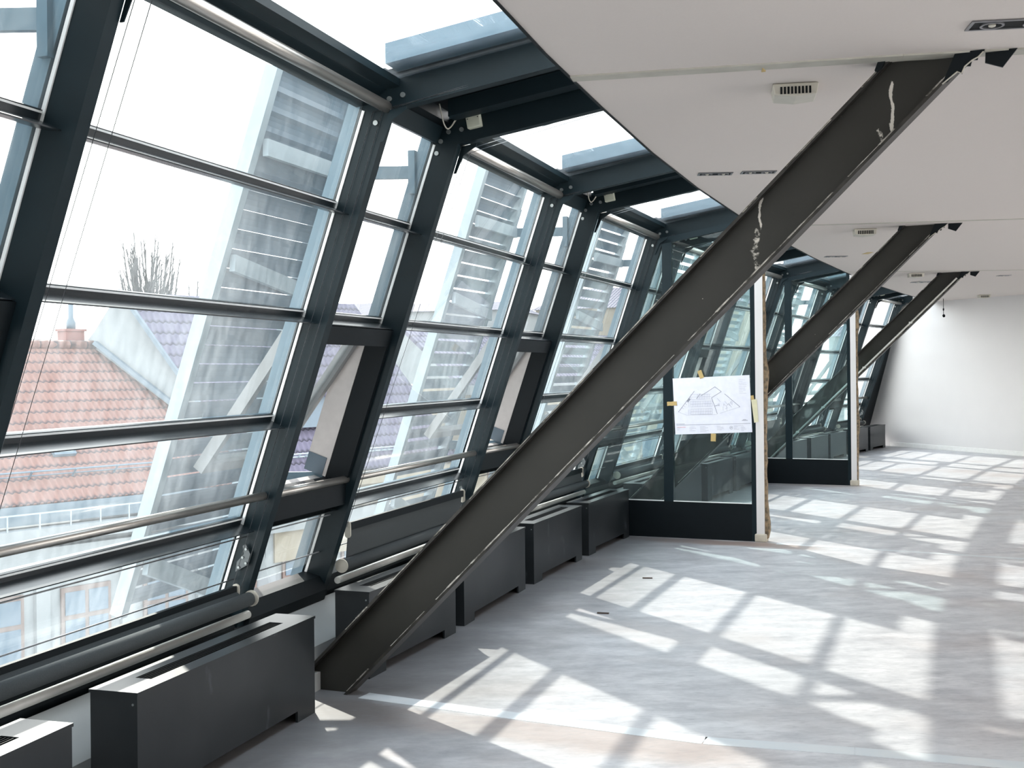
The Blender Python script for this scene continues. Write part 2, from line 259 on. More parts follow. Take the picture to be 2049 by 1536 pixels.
# ------------------------------------------------------------------ mesh helpers
class MB:
    def __init__(s): s.v = []; s.f = []; s.smooth = set()
    def quadbox(s, pts):          # 8 points: bottom 4 then top 4
        b = len(s.v); s.v += [Vector(p) for p in pts]
        for q in ((3, 2, 1, 0), (4, 5, 6, 7), (0, 1, 5, 4), (1, 2, 6, 5), (2, 3, 7, 6), (3, 0, 4, 7)):
            s.f.append(tuple(b + i for i in q))
    def box(s, x0, x1, y0, y1, z0, z1):
        s.quadbox([(x0, y0, z0), (x1, y0, z0), (x1, y1, z0), (x0, y1, z0), (x0, y0, z1), (x1, y0, z1), (x1, y1, z1), (x0, y1, z1)])
    def prism(s, poly, y0, y1):   # poly of (x, z), extruded along y
        b = len(s.v); n = len(poly)
        s.v += [Vector((p[0], y0, p[1])) for p in poly] + [Vector((p[0], y1, p[1])) for p in poly]
        s.f.append(tuple(b + i for i in range(n))); s.f.append(tuple(b + n + i for i in reversed(range(n))))
        for i in range(n):
            j = (i + 1) % n; s.f.append((b + j, b + i, b + n + i, b + n + j))
    def slab(s, poly, z0, z1):    # poly of (x, y), extruded along z
        b = len(s.v); n = len(poly)
        s.v += [Vector((p[0], p[1], z0)) for p in poly] + [Vector((p[0], p[1], z1)) for p in poly]
        s.f.append(tuple(b + i for i in reversed(range(n)))); s.f.append(tuple(b + n + i for i in range(n)))
        for i in range(n):
            j = (i + 1) % n; s.f.append((b + i, b + j, b + n + j, b + n + i))
    def beam(s, a, b_, w, h, up=(0, 0, 1)):   # rectangular bar from a to b
        a = Vector(a); b_ = Vector(b_); d = (b_ - a).normalized(); sd = d.cross(Vector(up)).normalized(); u = sd.cross(d)
        P = []
        for e in (a, b_):
            P += [e - sd * w / 2 - u * h / 2, e + sd * w / 2 - u * h / 2, e + sd * w / 2 + u * h / 2, e - sd * w / 2 + u * h / 2]
        s.quadbox(P)
    def tube(s, pts, r, n=12, cap=True):
        pts = [Vector(p) for p in pts]; rings = []
        for i, p in enumerate(pts):
            d = (pts[min(i + 1, len(pts) - 1)] - pts[max(i - 1, 0)]).normalized()
            a = Vector((0, 0, 1)) if abs(d.z) < 0.9 else Vector((1, 0, 0))
            u = d.cross(a).normalized(); w = d.cross(u); rr = r[i] if isinstance(r, (list, tuple)) else r
            b = len(s.v); s.v += [p + (u * math.cos(2 * math.pi * k / n) + w * math.sin(2 * math.pi * k / n)) * rr for k in range(n)]
            rings.append(b)
        for i in range(len(rings) - 1):
            for k in range(n):
                k2 = (k + 1) % n; s.smooth.add(len(s.f)); s.f.append((rings[i] + k, rings[i] + k2, rings[i + 1] + k2, rings[i + 1] + k))
        if cap:
            s.f.append(tuple(rings[0] + k for k in reversed(range(n)))); s.f.append(tuple(rings[-1] + k for k in range(n)))
    def quad(s, a, b, c, d):
        i = len(s.v); s.v += [Vector(p) for p in (a, b, c, d)]; s.f.append((i, i + 1, i + 2, i + 3))
    def build(s, name, m, parent=None, mw=None, bevel=0.0):
        me = bpy.data.meshes.new(name); me.from_pydata([tuple(p) for p in s.v], [], s.f); me.materials.append(m)
        for i in s.smooth: me.polygons[i].use_smooth = True
        me.update()
        o = bpy.data.objects.new(name, me); COL.objects.link(o)
        if parent is not None: o.parent = parent
        elif mw is not None: o.matrix_world = mw
        if bevel:
            bm = o.modifiers.new('bevel', 'BEVEL'); bm.width = bevel; bm.segments = 2; bm.limit_method = 'ANGLE'
        return o
def tag(o, label=None, cat=None, group=None, kind=None):
    if label: o['label'] = label
    if cat: o['category'] = cat
    if group: o['group'] = group
    if kind: o['kind'] = kind
    return o
def empty(name, mw=None):
    o = bpy.data.objects.new(name, None); COL.objects.link(o); o.empty_display_size = 0.2
    if mw is not None: o.matrix_world = mw
    return o
def frame(K, ang, z=0.0):   # local x = into the room, y = along the facade, z = up
    return Matrix.Translation((K[0], K[1], z)) @ Matrix.Rotation(-math.radians(ang), 4, 'Z')

# ------------------------------------------------------------------ facade stations (knee line in plan)
ST = [(-3.05, -3.02), (-2.25, -0.12), (-1.44, 2.76), (-0.56, 5.63), (0.383, 8.50), (1.447, 11.30), (2.57, 13.87), (3.80, 16.40), (5.10, 18.95), (6.40, 21.21), (7.78, 23.40)]
BAYS = []
for i in range(len(ST) - 1):
    a, b = ST[i], ST[i + 1]; dx, dy = b[0] - a[0], b[1] - a[1]
    BAYS.append((a, math.degrees(math.atan2(dx, dy)), math.hypot(dx, dy)))
def plan(i, u, v):
    K, ang, Lb = BAYS[i]; c = math.cos(math.radians(ang)); s_ = math.sin(math.radians(ang))
    return (K[0] + c * u + s_ * v, K[1] - s_ * u + c * v)
DS = Vector((0.324, 0, 0.946)); NI = Vector((0.946, 0, -0.324)); G0 = Vector((-0.154, 0, 2.842))
def fp(p, z):     # point at perpendicular offset p from the glass plane whose glass-plane level is z
    q = G0 + DS * ((z - 2.842) / 0.946) + NI * p; return (q.x, q.z)
def fq(p, s):
    q = G0 + DS * s + NI * p; return (q.x, q.z)
RS = 0.162
def rz(u, off): return 2.851 + RS * u + off
ORD = ['first', 'second', 'third', 'fourth', 'fifth', 'sixth', 'seventh', 'eighth', 'ninth', 'tenth', 'eleventh', 'twelfth', 'thirteenth', 'fourteenth', 'fifteenth', 'sixteenth', 'seventeenth', 'eighteenth', 'nineteenth', 'twentieth']
TR = [2.405, 1.884, 1.374, 0.861]   # transom levels
ROOF_END = 1.45

def post_meshes(root, y0, y1, bolts=((-0.099, 2.872), (-0.123, 2.807), (-0.052, 2.921), (0.025, 2.929))):
    m = MB()
    m.prism([(-0.862, 0.33), (-1.018, 0.33), (-0.106, 2.982), (ROOF_END, rz(ROOF_END, 0.148)), (ROOF_END, rz(ROOF_END, 0)), (0, 2.851)], y0, y1)
    m.build('shaft', STEEL, root)
    c = MB(); a = fp(-0.012, 0.34); b_ = fp(-0.012, 2.95); d = fp(-0.075, 2.97); e = fp(-0.075, 0.34)
    c.prism([a, e, d, b_], y0 - 0.004, y1 + 0.004); c.build('outer_cap', CAP, root)
    for (x, z) in bolts:
        bt = MB(); bt.tube([(x, y0 + 0.001, z), (x, y0 - 0.009, z)], 0.0125, 12); bt.build('bolt', BOLT, root)
    for yy, sg in ((y0, -1), (y1, 1)):
        s_ = MB(); a = fp(0.004, 0.42); b2 = fp(0.004, 2.86); c2 = fp(0.018, 2.86); d2 = fp(0.018, 0.42)
        lo, hi = sorted((yy, yy + sg * 0.006)); s_.prism([a, b2, c2, d2], lo, hi); s_.build('glazing_seal', SEAL, root)

def transom(root, z, y0, y1, name='transom'):
    m = MB(); s = (z - 2.842) / 0.946
    m.prism([fq(0.0, s - 0.030), fq(0.05, s - 0.026), fq(0.092, s - 0.016), fq(0.092, s - 0.011), fq(0.010, s - 0.004), fq(0.010, s + 0.030), fq(0.0, s + 0.032)], y0, y1)
    o = m.build(name, STEELG, root)
    c = MB(); c.prism([fq(-0.014, s - 0.024), fq(-0.014, s + 0.024), fq(-0.03, s + 0.024), fq(-0.03, s - 0.024)], y0, y1); c.build('outer_strip', CAP, o)
    e = MB(); e.prism([fq(0.0101, s + 0.019), fq(0.0101, s + 0.026), fq(0.014, s + 0.026), fq(0.014, s + 0.019)], y0, y1); e.build('bright_seal', SEAL, o)
    return o

def pane(root, z0, z1, y0, y1, m=None):
    g = MB(); g.prism([fp(-0.010, z0), fp(-0.010, z1), fp(0.0, z1), fp(0.0, z0)], y0, y1)
    return g.build('glass_pane', m or GLASSF, root)

wn_count = 0
def window_root(mw):
    global wn_count; wn_count += 1
    return tag(empty('window_%d' % wn_count, mw), kind='structure')

post_n = 0; rail_n = 0; nrail_n = 0; wide_n = 0; nar_n = 0; louv_n = 0; blind_n = 0; jb_n = 0
for i, (K, ang, Lb) in enumerate(BAYS):
    mw = frame(K, ang); w = 0.30 * Lb; vis = i >= 2
    P0 = (-0.03, 0.03); P1 = (w - 0.03, w + 0.03)
    # ---- posts
    for k, (a, b_) in enumerate((P0, P1)):
        if i == 2 and k == 0: vis_p = False
        else: vis_p = vis
        if vis_p:
            post_n += 1
            r = empty('steel_post', mw)
            lab = '%s slanted dark steel facade post counted from the left, bending into a roof beam' % ORD[post_n - 1]
            if post_n == 1: lab = 'broad dark steel facade post crossing the upper left corner, nearest of all'
            tag(r, lab, 'post', 'slanted steel facade posts')
            post_meshes(r, a, b_, *([((-0.074, 2.793), (-0.001, 2.902), (0.069, 2.916))] if k == 0 else []))
        else:
            r = window_root(mw); post_meshes(r, a, b_)
    # ---- wide window
    r = window_root(mw); y0, y1 = w + 0.03, Lb - 0.03
    for z in TR: transom(r, z, y0, y1)
    lv = [0.44] + TR[::-1] + [2.90]
    for a, b_ in zip(lv[:-1], lv[1:]): pane(r, a + 0.02, b_ - 0.02, y0, y1)
    m = MB(); m.prism([(-0.175, 2.875), (-0.235, 3.0), (-0.06, 3.02), (0.03, 2.998), (-0.02, 2.945), (-0.115, 2.885)], y0, y1); m.build('head_beam', STEEL, r)
    m = MB(); m.prism([fp(0.0, 0.31), fp(0.0, 0.455), fp(0.08, 0.44), fp(0.14, 0.385), fp(0.146, 0.31)], y0, y1); m.build('bottom_rail', STEEL2, r)
    # ---- narrow window with an open sash
    r = window_root(mw); y0, y1 = 0.03, w - 0.03
    for z in (TR[0], TR[1], TR[3]): transom(r, z, y0, y1)
    pane(r, 2.43, 2.88, y0, y1); pane(r, 1.91, 2.38, y0, y1); pane(r, 0.50, 0.84, y0, y1)
    m = MB(); m.prism([fp(-0.02, 2.87), fp(-0.02, 2.96), fp(0.03, 2.96), fp(0.03, 2.87)], y0, y1); m.build('head_beam', STEEL, r)
    m = MB(); m.prism([fp(-0.03, 1.775), fp(-0.03, 1.865), fp(0.10, 1.865), fp(0.10, 1.775)], y0, y1)
    m.prism([fp(-0.03, 0.89), fp(-0.03, 1.0), fp(0.09, 1.0), fp(0.12, 0.89)], y0, y1)
    m.prism([fp(-0.03, 1.0), fp(-0.03, 1.775), fp(0.10, 1.775), fp(0.10, 1.0)], y1 - 0.03, y1)
    m.build('opening_frame', STEEL2, r)
    m = MB(); m.prism([fp(-0.17, 1.0), fp(-0.17, 1.775), fp(-0.03, 1.775), fp(-0.03, 1.0)], y1 - 0.035, y1 - 0.005)
    m.prism([fp(-0.10, 0.94), fp(-0.10, 0.985), fp(-0.03, 0.985), fp(-0.03, 0.94)], y0, y1)
    m.build('outer_casing', CREAM, r)
    m = MB(); m.prism([fp(-0.168, 1.0), fp(-0.168, 1.10), fp(-0.05, 1.10), fp(-0.05, 1.0)], y1 - 0.041, y1 - 0.036)
    m.build('hinge_plate', ZINC, r)
    # open top-hung sash, swung outward
    hx, hz = fp(-0.03, 1.84); bx, bz = -1.10, 1.09
    dv = Vector((bx - hx, 0, bz - hz)); dl = dv.length; dv.normalize(); pv = Vector((dv.z, 0, -dv.x))
    if pv.x > 0: pv = -pv
    m = MB()
    def sash_pt(s_, p_): q = Vector((hx, 0, hz)) + dv * s_ + pv * p_; return (q.x, q.z)
    for ya in (y0 + 0.005, y1 - 0.055 - 0.03):
        m.prism([sash_pt(0, 0), sash_pt(dl, 0), sash_pt(dl, 0.06), sash_pt(0, 0.06)], ya, ya + 0.045)
    m.prism([sash_pt(0, 0), sash_pt(0.06, 0), sash_pt(0.06, 0.06), sash_pt(0, 0.06)], y0 + 0.05, y1 - 0.085)
    m.prism([sash_pt(dl - 0.06, 0), sash_pt(dl, 0), sash_pt(dl, 0.06), sash_pt(dl - 0.06, 0.06)], y0 + 0.05, y1 - 0.085)
    so = m.build('open_sash', SASHM, r)
    m = MB(); m.prism([sash_pt(0.06, 0.02), sash_pt(dl - 0.06, 0.02), sash_pt(dl - 0.06, 0.03), sash_pt(0.06, 0.03)], y0 + 0.05, y1 - 0.085)
    m.build('sash_pane', GLASSF, so)
    # bottom drawer-like convector box under the narrow pane
    m = MB(); m.prism([fp(0.0, 0.33), fp(0.0, 0.46), fp(0.10, 0.47), fp(0.17, 0.42), fp(0.17, 0.36), fp(0.146, 0.33)], y0, y1); m.build('bottom_rail', STEEL2, r)
    # ---- roof over the narrow bay: solid dark panel with an inner channel; cross member
    r = window_root(mw)
    m = MB(); m.quadbox([(-0.06, y0, rz(-0.06, 0.19)), (ROOF_END, y0, rz(ROOF_END, 0.19)), (ROOF_END, y1, rz(ROOF_END, 0.19)), (-0.06, y1, rz(-0.06, 0.19)),
                         (-0.06, y0, rz(-0.06, 0.215)), (ROOF_END, y0, rz(ROOF_END, 0.21)), (ROOF_END, y1, rz(ROOF_END, 0.21)), (-0.06, y1, rz(-0.06, 0.215))])
    m.prism([(-0.10, 2.95), (-0.13, 3.06), (-0.05, 3.07), (-0.05, 2.97)], y0, y1)
    m.build('roof_panel', STEEL2, r)
    m = MB(); ym = y1 - 0.22
    m.quadbox([(0.03, ym, rz(0.03, 0.10)), (ROOF_END, ym, rz(ROOF_END, 0.10)), (ROOF_END, ym + 0.11, rz(ROOF_END, 0.10)), (0.03, ym + 0.11, rz(0.03, 0.10)),
               (0.03, ym, rz(0.03, 0.189)), (ROOF_END, ym, rz(ROOF_END, 0.189)), (ROOF_END, ym + 0.11, rz(ROOF_END, 0.189)), (0.03, ym + 0.11, rz(0.03, 0.189))])
    m.build('roof_channel', STEEL, r)
    # ---- skylight over the wide bay
    r = window_root(mw); y0, y1 = w + 0.03, Lb - 0.03
    def roofbox(m, u0, u1, ya, yb, o0, o1):
        m.quadbox([(u0, ya, rz(u0, o0)), (u1, ya, rz(u1, o0)), (u1, yb, rz(u1, o0)), (u0, yb, rz(u0, o0)), (u0, ya, rz(u0, o1)), (u1, ya, rz(u1, o1)), (u1, yb, rz(u1, o1)), (u0, yb, rz(u0, o1))])
    m = MB(); roofbox(m, 0.0, ROOF_END, y0, y1, 0.137, 0.149); m.build('glass_pane', GLASSR, r)
    m = MB(); roofbox(m, -0.02, 0.05, y0, y1, 0.10, 0.137); m.build('sill_strip', STEEL, r)
    m = MB(); roofbox(m, 0.05, ROOF_END, y1 - 0.17, y1 - 0.02, 0.165, 0.26); m.build('awning_cassette', CAP, r)
    # ---- louvre panel outside (in front of the narrow bay)
    if i >= 2 and i < 9:
        louv_n += 1
        lr = empty('louvre_panel', mw)
        which = ['outside the window strip at the left edge', 'outside the wide window nearest the camera, largest of the row', 'outside the second wide window', 'outside the third wide window left of the first partition',
                 'seen through the first glass partition', 'seen just beyond the first glass partition', 'seen through the second glass partition', 'farthest of the row, by the white end wall'][louv_n - 1] if louv_n <= 8 else ''
        tag(lr, 'tall leaning pale louvre panel ' + which, 'louvre panel', 'leaning louvre panels outside the facade')
        off = -0.546; TOPZ = 3.08; BOTZ = 0.36
        def lp(z, q=0.0): # point on panel plane, q = offset perpendicular outward
            u = off - (3.07 - z) * 0.342; return (u - 0.946 * q, z + 0.324 * q)
        for (ya, yb) in ((-0.133, -0.078), (0.71, 0.765)):
            m = MB(); m.prism([lp(BOTZ), lp(TOPZ), lp(TOPZ, 0.07), lp(BOTZ, 0.07)], ya, yb); m.build('stringer', LFRAME, lr)
        ns = 28
        for k in range(ns):
            zc = TOPZ - 0.045 - k * 0.0955
            m = MB(); poly = []
            sz, sn = (0.0445, 0.046) if i < 4 else (0.038, 0.064) if i < 5 else (0.033, 0.064) if i < 6 else (0.024, 0.060)
            q0 = lp(zc, 0.004); top = Vector((q0[0], 0, q0[1] + sz)); bot = Vector((q0[0] - sn, 0, q0[1] - sz))
            mid = (top + bot) / 2 + Vector((-0.007, 0, 0.007)); nv = Vector((0.004, 0, 0.001))
            pts = [top, (top + mid) / 2 + Vector((-0.003, 0, 0)), mid, (bot + mid) / 2 + Vector((-0.003, 0, 0)), bot]
            poly = [(p.x, p.z) for p in pts] + [((p + nv).x, (p + nv).z) for p in reversed(pts)]
            m.prism(poly, -0.075, 0.708); m.build('slat', LOUV, lr)
        for za, zb, hh in ((2.71, 2.71, 0.085), (2.15, 2.05, 0.085), (0.63, 0.34, 0.10)):
            m = MB(); m.beam((lp(za, -0.02)[0], -0.07, za), (lp(zb, -0.02)[0], 0.75, zb), 0.03, hh); m.build('crossbar', LFRAME, lr)
        for z in (2.71, 1.0):
            m = MB(); gx, gz = fp(-0.07, z)
            m.beam((lp(z, 0.0)[0], 0.75, z), (gx, w - 0.035, z), 0.03, 0.07)
            m.box(gx - 0.02, gx + 0.02, w - 0.06, w - 0.02, z - 0.12, z + 0.12); m.build('bracket_arm', CAP, lr)
        m = MB(); m.tube([(lp(2.9, 0.02)[0], 0.80, 2.9), (lp(0.5, 0.02)[0], 0.80, 0.5)], 0.011, 8)
        for k in range(12):
            z = 2.85 - k * 0.2; m.tube([(lp(z, 0.02)[0], 0.76, z), (lp(z, 0.02)[0], 0.805, z)], 0.008, 6)
        m.build('actuator_rod', CAP, lr)
    if not vis: continue
    # ---- interior fittings of the wide bay
    wide_n += 1; o = ORD[wide_n - 1]
    y0, y1 = w + 0.03, Lb - 0.03
    rail = MB(); ru, rzv = -0.695, 0.995; rail.tube([(ru, y0 + 0.001, rzv), (ru, y1 - 0.001, rzv)], 0.021, 20)
    ob = rail.build('handrail', STAIN, None, mw); tag(ob, 'round steel handrail across the %s wide window from the left' % o, 'handrail', 'handrails across the windows')
    if i > 2:
        nrail_n += 1
        rail = MB(); rail.tube([(ru, 0.031, rzv), (ru, w - 0.031, rzv)], 0.021, 20)
        ob = rail.build('handrail', STAIN, None, mw); tag(ob, 'short steel handrail across the %s narrow window strip from the left' % ORD[nrail_n], 'handrail', 'handrails across the windows')
    tb = MB(); te = y1 - (0.065 if i in (4, 6) else 0.001)
    tb.tube([(-0.018, y0 + 0.008, 2.866), (-0.018, te, 2.866)], 0.028, 20)
    ob = empty('guide_tube', mw); tag(ob, 'round steel tube at the head of the %s wide window from the left' % o, 'tube', 'tubes at the window heads')
    tb.build('tube', STAIN, ob)
    for yy in (y0 + 0.001, te - 0.006): m = MB(); m.prism([(-0.05, 2.70), (-0.035, 2.70), (0.01, 2.80), (0.085, 2.845), (0.09, 2.862), (0.0, 2.848)], yy, yy + 0.006); m.build('bracket', STEEL, ob)
    # roller blind at the foot, with its cables running up the window and along the roof beams
    bz = 0.53 if i == 2 else 0.70 if i == 3 else random.choice([0.55, 0.62, 0.75])
    bl = empty('roller_blind', mw)
    tag(bl, {2: 'dark roller blind almost rolled up at the foot of the nearest wide window', 3: 'dark roller blind pulled part way up from the foot of the second wide window'}.get(i, 'dark roller blind at the foot of the %s wide window from the left' % o), 'blind', 'roller blinds at the window feet')
    def bp_(z, off2=-0.055): # in front plane near posts' inner edge
        x, zz = fp(0.146 + off2, z); return (x, zz)
    rx, rzz = -0.765, 0.488
    m = MB(); m.tube([(rx, y0 + 0.03, rzz), (rx, y1 - 0.03, rzz)], 0.034, 20); m.build('roller', BLINDM, bl)
    ys = y0 + (0.11 if i == 3 else 0.03)
    tx, tz = (-0.34 * (2.851 - bz) - 0.045 + 0.0, bz)
    m = MB(); m.beam((tx, ys + 0.015, tz), (tx, y1 - 0.045, tz), 0.022, 0.045); m.build('top_bar', STEEL2, bl)
    m = MB(); m.prism([(rx - 0.035, rzz + 0.02), (tx - 0.004, tz), (tx + 0.0, tz), (rx - 0.031, rzz + 0.02)], ys + 0.02, y1 - 0.05); m.build('fabric', BLINDM, bl)
    for yy in (ys, y1 - 0.040):
        m = MB(); oval = [(tx + 0.019 * math.cos(k * math.pi / 8), tz - 0.018 + (0.030 if math.sin(k * math.pi / 8) > 0 else -0.030) + 0.019 * math.sin(k * math.pi / 8)) for k in range(16)]
        m.prism(oval, yy, yy + 0.010); m.build('end_bracket', PLASTW, bl)
    for yy in (y0 + 0.004, y1 - 0.012): m = MB(); m.tube([(rx, yy, rzz), (rx, yy + 0.008, rzz)], 0.040, 18); m.build('side_plate', PLASTW, bl)
    m = MB(); m.tube([(-0.79, y0, 0.405), (-0.79, y1, 0.405)], 0.020, 16); m.build('lower_tube', TUBEW, bl)
    for (yy, du) in ((y0 + 0.10, 0.0), (y0 + 0.02, 0.0), (y1 - 0.006, -0.085), (y1 - 0.006, -0.035)):
        m = MB(); zlo = 0.45 if du else tz; xlo = -0.34 * (2.851 - 0.45) + du if du else tx
        kx = du if du else 0.015
        m.tube([(xlo, yy, zlo), (kx, yy, 2.845 if du else 2.83), (0.93, yy, rz(0.93, (0.07 + du * 0.6) if du else 0.03))], 0.0020, 5); m.build('guide_cable', WIRE, bl)
    # pulley plate on the far post
    px_, pz_ = -0.34 * (2.851 - 0.66) - 0.055, 0.66
    m = MB(); m.prism([(px_ - 0.055, pz_ - 0.045), (px_ + 0.012, pz_ - 0.01), (px_ + 0.030, pz_ + 0.045), (px_ + 0.005, pz_ + 0.095), (px_ - 0.012, pz_ + 0.085), (px_ - 0.005, pz_ + 0.045), (px_ - 0.045, pz_ + 0.005)], y1 - 0.006, y1 - 0.001); pl = m.build('pulley_plate', PLATEM, bl)
    for (ax, az) in ((-0.035, -0.022), (0.006, 0.0), (-0.012, 0.028), (0.008, 0.070)):
        m = MB(); m.tube([(px_ + ax, y1 - 0.012, pz_ + az), (px_ + ax, y1 - 0.005, pz_ + az)], 0.0065, 10); m.build('bolt', BOLT, pl)
    # guard wires
    for z, nm_ in ((0.79, 'upper'), (0.575, 'lower')):
        m = MB(); gx, gz = fp(0.06, z); m.tube([(gx, 0.02 if i > 2 else y0, z), (gx, Lb - 0.02, z)], 0.0035, 6)
        ob = m.build('guard_wire', WIRE, None, mw); tag(ob, '%s thin steel guard wire low across the %s wide window from the left' % (nm_, o), 'wire', 'guard wires low across the windows')
    # junction box with cable on the second post of the narrow bay
    if i >= 3:
        jb_n += 1
        jr = empty('junction_box', mw)
        tag(jr, ['beige junction box with looped cable on the roof beam nearest the camera', 'beige junction box with white cable on the second pair of roof beams', 'beige junction box with cable seen through the first glass partition', 'beige junction box with cable on the roof beams past the first partition', 'beige junction box with cable between the two glass partitions', 'beige junction box with cable under the roof beams past the second partition', 'beige junction box with cable under the roof beams nearest the end wall'][jb_n - 1], 'junction box', 'junction boxes on the roof beams')
        yb = w - 0.030
        m = MB(); c = Vector((0.105, 0, 2.967)); ct = math.cos(math.atan(RS)); st_ = math.sin(math.atan(RS))
        def rb(x, z): return (c.x + x * ct - z * st_, c.z + x * st_ + z * ct)
        m.prism([rb(-0.04, -0.04), rb(0.04, -0.04), rb(0.04, 0.04), rb(-0.04, 0.04)], yb - 0.042, yb - 0.001); m.build('box', PLAST, jr, bevel=0.006)
        for x_ in (-0.03, 0.03): m = MB(); q = rb(x_, 0.012); m.tube([(q[0], yb - 0.0435, q[1]), (q[0], yb - 0.041, q[1])], 0.003, 8); m.build('screw', BLACK, jr)
        m = MB(); q = rb(-0.035, 0.035); pts = []
        for (x_, y_, z_) in ((0.070, yb - 0.02, 3.000), (0.045, yb - 0.022, 3.010), (0.010, yb - 0.03, 2.985), (-0.020, yb - 0.045, 2.940), (-0.035, yb - 0.065, 2.925), (-0.040, yb - 0.10, 2.945), (-0.035, yb - 0.15, 2.99), (-0.03, yb - 0.19, 3.035)):
            pts.append((x_, y_, z_))
        sm = []
        for k in range(len(pts) - 1):
            p0 = Vector(pts[max(k - 1, 0)]); p1 = Vector(pts[k]); p2 = Vector(pts[k + 1]); p3 = Vector(pts[min(k + 2, len(pts) - 1)])
            for t_ in (0, .33, .66):
                sm.append(0.5 * ((2 * p1) + (-p0 + p2) * t_ + (2 * p0 - 5 * p1 + 4 * p2 - p3) * t_ ** 2 + (-p0 + 3 * p1 - 3 * p2 + p3) * t_ ** 3))
        sm.append(Vector(pts[-1])); m.tube(sm, 0.0038, 8); m.build('cable', PLASTW, jr)

# last post and closing panel against the end wall
K, ang, Lb = ST[-1], BAYS[-1][1], 2.6
mw = frame(K, ang)
post_n += 1
r = empty('steel_post', mw); tag(r, 'slanted dark steel facade post against the white end wall, farthest of all', 'post', 'slanted steel facade posts')
post_meshes(r, -0.03, 0.03)
m = MB(); m.prism([(-0.862, 0.33), (-1.018, 0.33), (-0.106, 2.982), (1.0, rz(1.0, 0.148)), (1.0, rz(1.0, 0.03)), (-0.04, 2.84)], 0.031, 0.70)
tag(m.build('trim_2', STEEL2, None, mw), kind='structure')

# ------------------------------------------------------------------ room shell
def offset_line(u):
    pts = []
    for i in range(len(ST)):
        if i == 0: pts.append(plan(0, u, 0))
        elif i == len(ST) - 1: pts.append(plan(i - 1, u, BAYS[i - 1][2]))
        else:
            a = Vector(plan(i - 1, u, BAYS[i - 1][2])); b_ = Vector(plan(i, u, 0)); pts.append(tuple((a + b_) / 2))
    return pts
WE = (7.677, 23.864); WD = Vector((1.287, -2.862)).normalized()
def we(s): return (WE[0] + WD.x * s, WE[1] + WD.y * s)
RIGHT_END = we(11.0)
BACKY = -4.2
left = offset_line(-1.0); left[-1] = we(-1.4)
floor_poly = [(left[0][0], BACKY)] + left[0:] + [RIGHT_END, (8.6, BACKY)]
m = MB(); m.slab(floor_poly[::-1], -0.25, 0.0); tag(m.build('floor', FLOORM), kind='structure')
# ceiling, its edge follows the facade
ce = [(-1.75, BACKY), (-1.40, -2.0), (-0.95, 0.0), (-0.50, 2.0), (-0.22, 3.2), (-0.04, 3.99), (0.05, 4.31), (0.15, 4.67), (0.27, 5.06), (0.45, 5.64), (0.83, 6.82), (1.30, 8.15), (1.87, 9.63), (2.61, 11.45), (3.45, 13.4), (4.36, 15.39), (5.45, 17.7), (6.75, 20.2), (8.15, 22.72)]
m = MB(); m.slab((ce + [we(1.15), RIGHT_END, (8.6, BACKY)])[::-1], 2.862, 2.93)
ceil = m.build('ceiling', CEIL); tag(ceil, kind='structure')
m = MB()
for a, b_ in zip(ce[:-1], ce[1:]):
    a = Vector(a); b_ = Vector(b_); d = (b_ - a).normalized(); nrm = Vector((-d.y, d.x)) * 0.012
    m.quadbox([(a.x, a.y, 2.857), (b_.x, b_.y, 2.857), (b_.x + nrm.x, b_.y + nrm.y, 2.857), (a.x + nrm.x, a.y + nrm.y, 2.857), (a.x, a.y, 2.975), (b_.x, b_.y, 2.975), (b_.x + nrm.x, b_.y + nrm.y, 2.975), (a.x + nrm.x, a.y + nrm.y, 2.975)])
tag(m.build('trim_1', STEEL2), kind='structure')
# end wall
def wallbox(m, a, b_, th, z0, z1):
    a = Vector(a); b_ = Vector(b_); d = (b_ - a).normalized(); n = Vector((d.y, -d.x)) * th
    if th < 0: pass
    m.quadbox([(a.x, a.y, z0), (b_.x, b_.y, z0), (b_.x + n.x, b_.y + n.y, z0), (a.x + n.x, a.y + n.y, z0), (a.x, a.y, z1), (b_.x, b_.y, z1), (b_.x + n.x, b_.y + n.y, z1), (a.x + n.x, a.y + n.y, z1)])
m = MB(); wallbox(m, we(-1.4), we(11.2), -0.2, -0.1, 3.3); tag(m.build('wall_end', WALL), kind='structure')
m = MB(); wallbox(m, we(0.0), we(10.9), 0.018, 0.0, 0.085); m2 = m.build('baseboard_end', BASEB, bevel=0.004); tag(m2, kind='structure')
# unseen right wall; its band of openings is added to let in more daylight
RW0 = Vector((8.6, BACKY)); RW1 = Vector(RIGHT_END); rd = (RW1 - RW0).normalized(); rl = (RW1 - RW0).length
m = MB(); wallbox(m, RW0, RW1, 0.25, -0.1, 0.25); wallbox(m, RW0, RW1, 0.25, 2.8, 3.3)
k = 0.0
while k < rl:
    wallbox(m, RW0 + rd * k, RW0 + rd * min(rl, k + 0.25), 0.25, 0.25, 2.8); k += 3.0
tag(m.build('wall_right', WALL), kind='structure')
m = MB(); wallbox(m, (left[0][0] - 0.3, BACKY), (8.8, BACKY), 0.2, -0.1, 3.3)
tag(m.build('wall_back', WALL), kind='structure')
